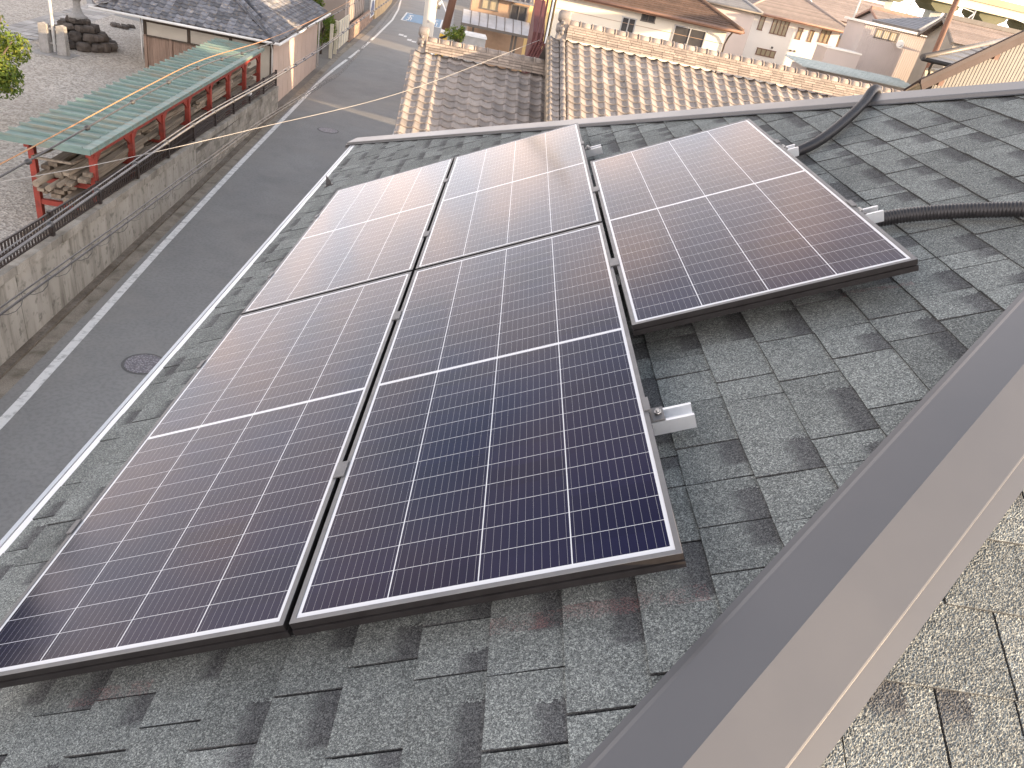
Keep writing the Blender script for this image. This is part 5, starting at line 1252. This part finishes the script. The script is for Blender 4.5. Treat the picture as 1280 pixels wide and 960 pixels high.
# poles on the right
rp_ = thing('utility_pole', 'tall brown utility pole crossing the bridge at the top right', 'pole', (23.75, 38, 0))
mb = MB(); mb.tube([(23.95, 38, 0), (23.6, 38, 9.2), (23.5, 38, 11.5)], [.16, .13, .12], 14); mb.build('shaft', M['brown_pole'], rp_)
mb = MB(); mb.beam((22.9, 38, 9.9), (24.2, 38, 9.9), .08, .08); mb.tube([(23.5, 37.8, 9.2), (23.5, 37.8, 9.7)], .14, 10); mb.build('crossarm', M['steel'], rp_)
tp = thing('utility_pole', 'thin pale pole by the corner of the bright white house', 'pole', (29.5, 60, 0))
mb = MB(); mb.tube([(29.5, 60, 0), (29.5, 60, 10.5)], [.10, .07], 10); mb.build('shaft', M['concrete_pole'], tp)
mb = MB(); mb.beam((29.0, 60, 9.6), (30.0, 60, 9.6), .06, .06); mb.build('crossarm', M['steel'], tp)
# elevated bridge
M['bridge_beam'] = mat('bridge_beam', (0.60, 0.54, 0.38), (0.55, 0.49, 0.35), .15, 0.7)
M['bridge_rail'] = mat('bridge_parapet', (0.46, 0.30, 0.19), (0.42, 0.27, 0.17), .2, 0.7)
M['bridge_pier'] = mat('bridge_pier', (0.42, 0.45, 0.43), (0.37, 0.40, 0.385), .3, 0.85)
M['pier_cap'] = mat('pier_cap', (0.13, 0.13, 0.075), (0.17, 0.165, 0.1), .4, 0.9)
br = thing('bridge', 'elevated road bridge with yellow lit girder on hammerhead piers at the top right', 'bridge', (80, 130, 0))
dirv = Vector((1, .10, 0)); a0 = Vector((40, 126.0, 0)); b0 = Vector((170, 139.0, 0))
def dz(x): return 11.55 + (x - 79.8) * .0
mb = MB(); mb.beam(a0 + Vector((0, 0, 12.3)), b0 + Vector((0, 0, 12.3)), 6.5, 1.15); mb.build('girder', M['bridge_beam'], br)
mb = MB(); mb.beam(a0 + Vector((0, -3.4, 13.35)), b0 + Vector((0, -3.4, 13.35)), .3, .95); mb.beam(a0 + Vector((0, 3.4, 13.35)), b0 + Vector((0, 3.4, 13.35)), .3, .95); mb.build('parapet', M['bridge_rail'], br)
for k in range(9):
    x = 48.2 + k * 9.15; y = 126 + (x - 40) * .1
    mb = MB(); mb.hexa([(x - .95, y - 1.0, 0), (x + .95, y - 1.0, 0), (x + .95, y + 1.0, 0), (x - .95, y + 1.0, 0), (x - .95, y - 1.0, 10.35), (x + .95, y - 1.0, 10.35), (x + .95, y + 1.0, 10.35), (x - .95, y + 1.0, 10.35)]); mb.build('pier', M['bridge_pier'], br)
    mb = MB(); mb.prism([(x - 2.4, y - 2.6, 11.7), (x + 2.4, y - 2.6, 11.7), (x + 2.4, y - 2.6, 11.15), (x + 1.1, y - 2.6, 10.35), (x - 1.1, y - 2.6, 10.35), (x - 2.4, y - 2.6, 11.15)], (0, 5.2, 0)); mb.build('pier_cap', M['pier_cap'], br)
M['mast'] = mat('mast_steel', (0.52, 0.53, 0.53), None, 1, 0.5, .3)
for k in range(5):
    x, y = 52 + k * 10.5, 112 + k * 1.2
    t_ = thing('gantry_mast', 'grey steel gantry mast with slanting struts before the bridge', 'mast', (x, y, 0), 'N', 'steel masts before the bridge')
    mb = MB(); mb.tube([(x, y, 0), (x, y, 11.3)], [.16, .11], 8); mb.build('mast', M['mast'], t_)
    mb = MB(); mb.beam((x, y, 11.0), (x - 2.6, y, 7.4), .14, .14); mb.beam((x, y, 11.0), (x - 5.0, y, 11.6), .10, .10); mb.build('strut', M['mast'], t_)
# wooded hills on the skyline
M['wood'] = leaf_material('far_wood', (0.030, 0.042, 0.030), (0.042, 0.055, 0.038), (0.06, 0.072, 0.048))
mb = MB(); rg = random.Random(77)
for k in range(5200):
    x = rg.uniform(30, 230); y = rg.uniform(255, 300); top = 6.5 + 2.6 * math.sin(x * .045) + 1.5 * math.sin(x * .13 + 1) + (y - 255) * .03
    p = Vector((x, y, rg.uniform(0, max(3, top)))); n = Vector((rg.gauss(0, 1), -1.0, rg.gauss(0.4, .6))).normalized(); u = n.orthogonal().normalized(); w = n.cross(u); L = rg.uniform(.7, 1.5); mb.cur = rg.random()
    mb.poly([p - u * L, p - w * L * .8, p + u * L, p + w * L * .8])
mb.build('far_woods', M['wood'], base=(130, 270, 0), kind='stuff')

# ---------------------------------------------------------------- cables over the road
def catmull(pts, n=10): return smooth_path(pts, n)
def cable(name, pts, specs, label, group=None, lash=None, hang=None):
    """specs: (dx, dz, radius, material) of each strand"""
    t_ = thing(name, label, 'cable', pts[0], 'N', group); P = catmull(pts, 10)
    for dx, dz_, r_, mt in specs:
        mb = MB(); mb.tube([p + Vector((dx, 0, dz_)) for p in P], r_, 6); mb.build('strand', M[mt], t_)
    if lash:
        r_, pitch, rr, mt = lash; Q = resample(P, pitch / 7); mb = MB()
        mb.tube([p + Vector((r_ * math.cos(i * 6.283 / 7), 0, -.03 + r_ * math.sin(i * 6.283 / 7))) for i, p in enumerate(Q)], rr, 4, smooth=False); mb.build('lashing', M[mt], t_)
    if hang:
        step, mt = hang
        Q = resample(P, step)
        for p, p2 in zip(Q[1:-1], Q[2:]):
            d = (p2 - p).normalized(); mb = MB(); c = p + Vector((0, 0, -.005)); mb.tube([c - d * .05, c - d * .02, c + d * .02, c + d * .05], [.014, .034, .034, .014], 8); mb.build('clip', M[mt], t_)
    return t_
def rel(pts, f): return [(0.17 + (p - 0.17) * f, -0.97 + (q + 0.97) * f, 7.69 + (z - 7.69) * f) for p, q, z in pts]
c1 = rel([(-5.9, 5.5, 2.36), (-5.9, 9.34, 2.33), (-5.9, 14.8, 2.33), (-5.9, 19.2, 2.27), (-5.9, 26.9, 1.93), (-5.9, 35.7, 1.66), (-5.9, 49.6, 1.47), (-5.9, 68.7, 1.14), (-5.9, 85, 1.0)], .62)
cable('telecom_cable', c1, [(0, .045, .007, 'wire_grey'), (.015, .0, .013, 'wire_grey'), (-.02, -.04, .010, 'wire')], 'upper silver grey cable bundle strung along the road before the concrete wall', 'cables along the road', None, (1.1, 'wire'))
c2 = rel([(-5.9, 5.5, 1.72), (-5.9, 9.12, 1.58), (-5.9, 13.4, 1.36), (-5.9, 18.4, 1.14), (-5.9, 25.3, .80), (-5.9, 36.2, .05), (-5.9, 47.3, -.45), (-5.9, 79, .25), (-5.9, 95, .9)], .52)
cable('telecom_cable', c2, [(0, .03, .007, 'wire'), (.01, -.012, .010, 'wire')], 'lower dark cable bundle with looping lashing wire along the road', 'cables along the road', (.042, .42, .0028, 'wire'))
c3 = rel([(-5.5, 6, 3.9), (-5.5, 9.03, 3.88), (-5.5, 14, 3.95), (-5.5, 17.63, 3.93), (-5.5, 23.4, 3.62), (-5.5, 30, 3.42), (-5.5, 42.2, 3.25), (-5.5, 60, 3.2)], .8)
cable('power_cable', c3, [(0, 0, .008, 'wire_sun_orange')], 'thin orange lit cable crossing above the green shed roof', 'cables above the shed')
c4 = [(p - .02, q, z - .11 - .004 * abs(q - 14)) for p, q, z in c3]
cable('power_cable', c4, [(0, 0, .012, 'wire')], 'dark cable with clips running just under the orange cable', 'cables above the shed', None, (1.5, 'wire'))
cable('service_wire', [(2.08, 18, 5.73), (-.67, 14, 4.79), (-2.72, 11, 4.40), (-3.76, 8.5, 4.40), (-4.09, 6.5, 4.66), (-4.3, 4.5, 5.0)], [(0, 0, .0045, 'wire_white')], 'white service wire sagging over the road to the main tiled gable')
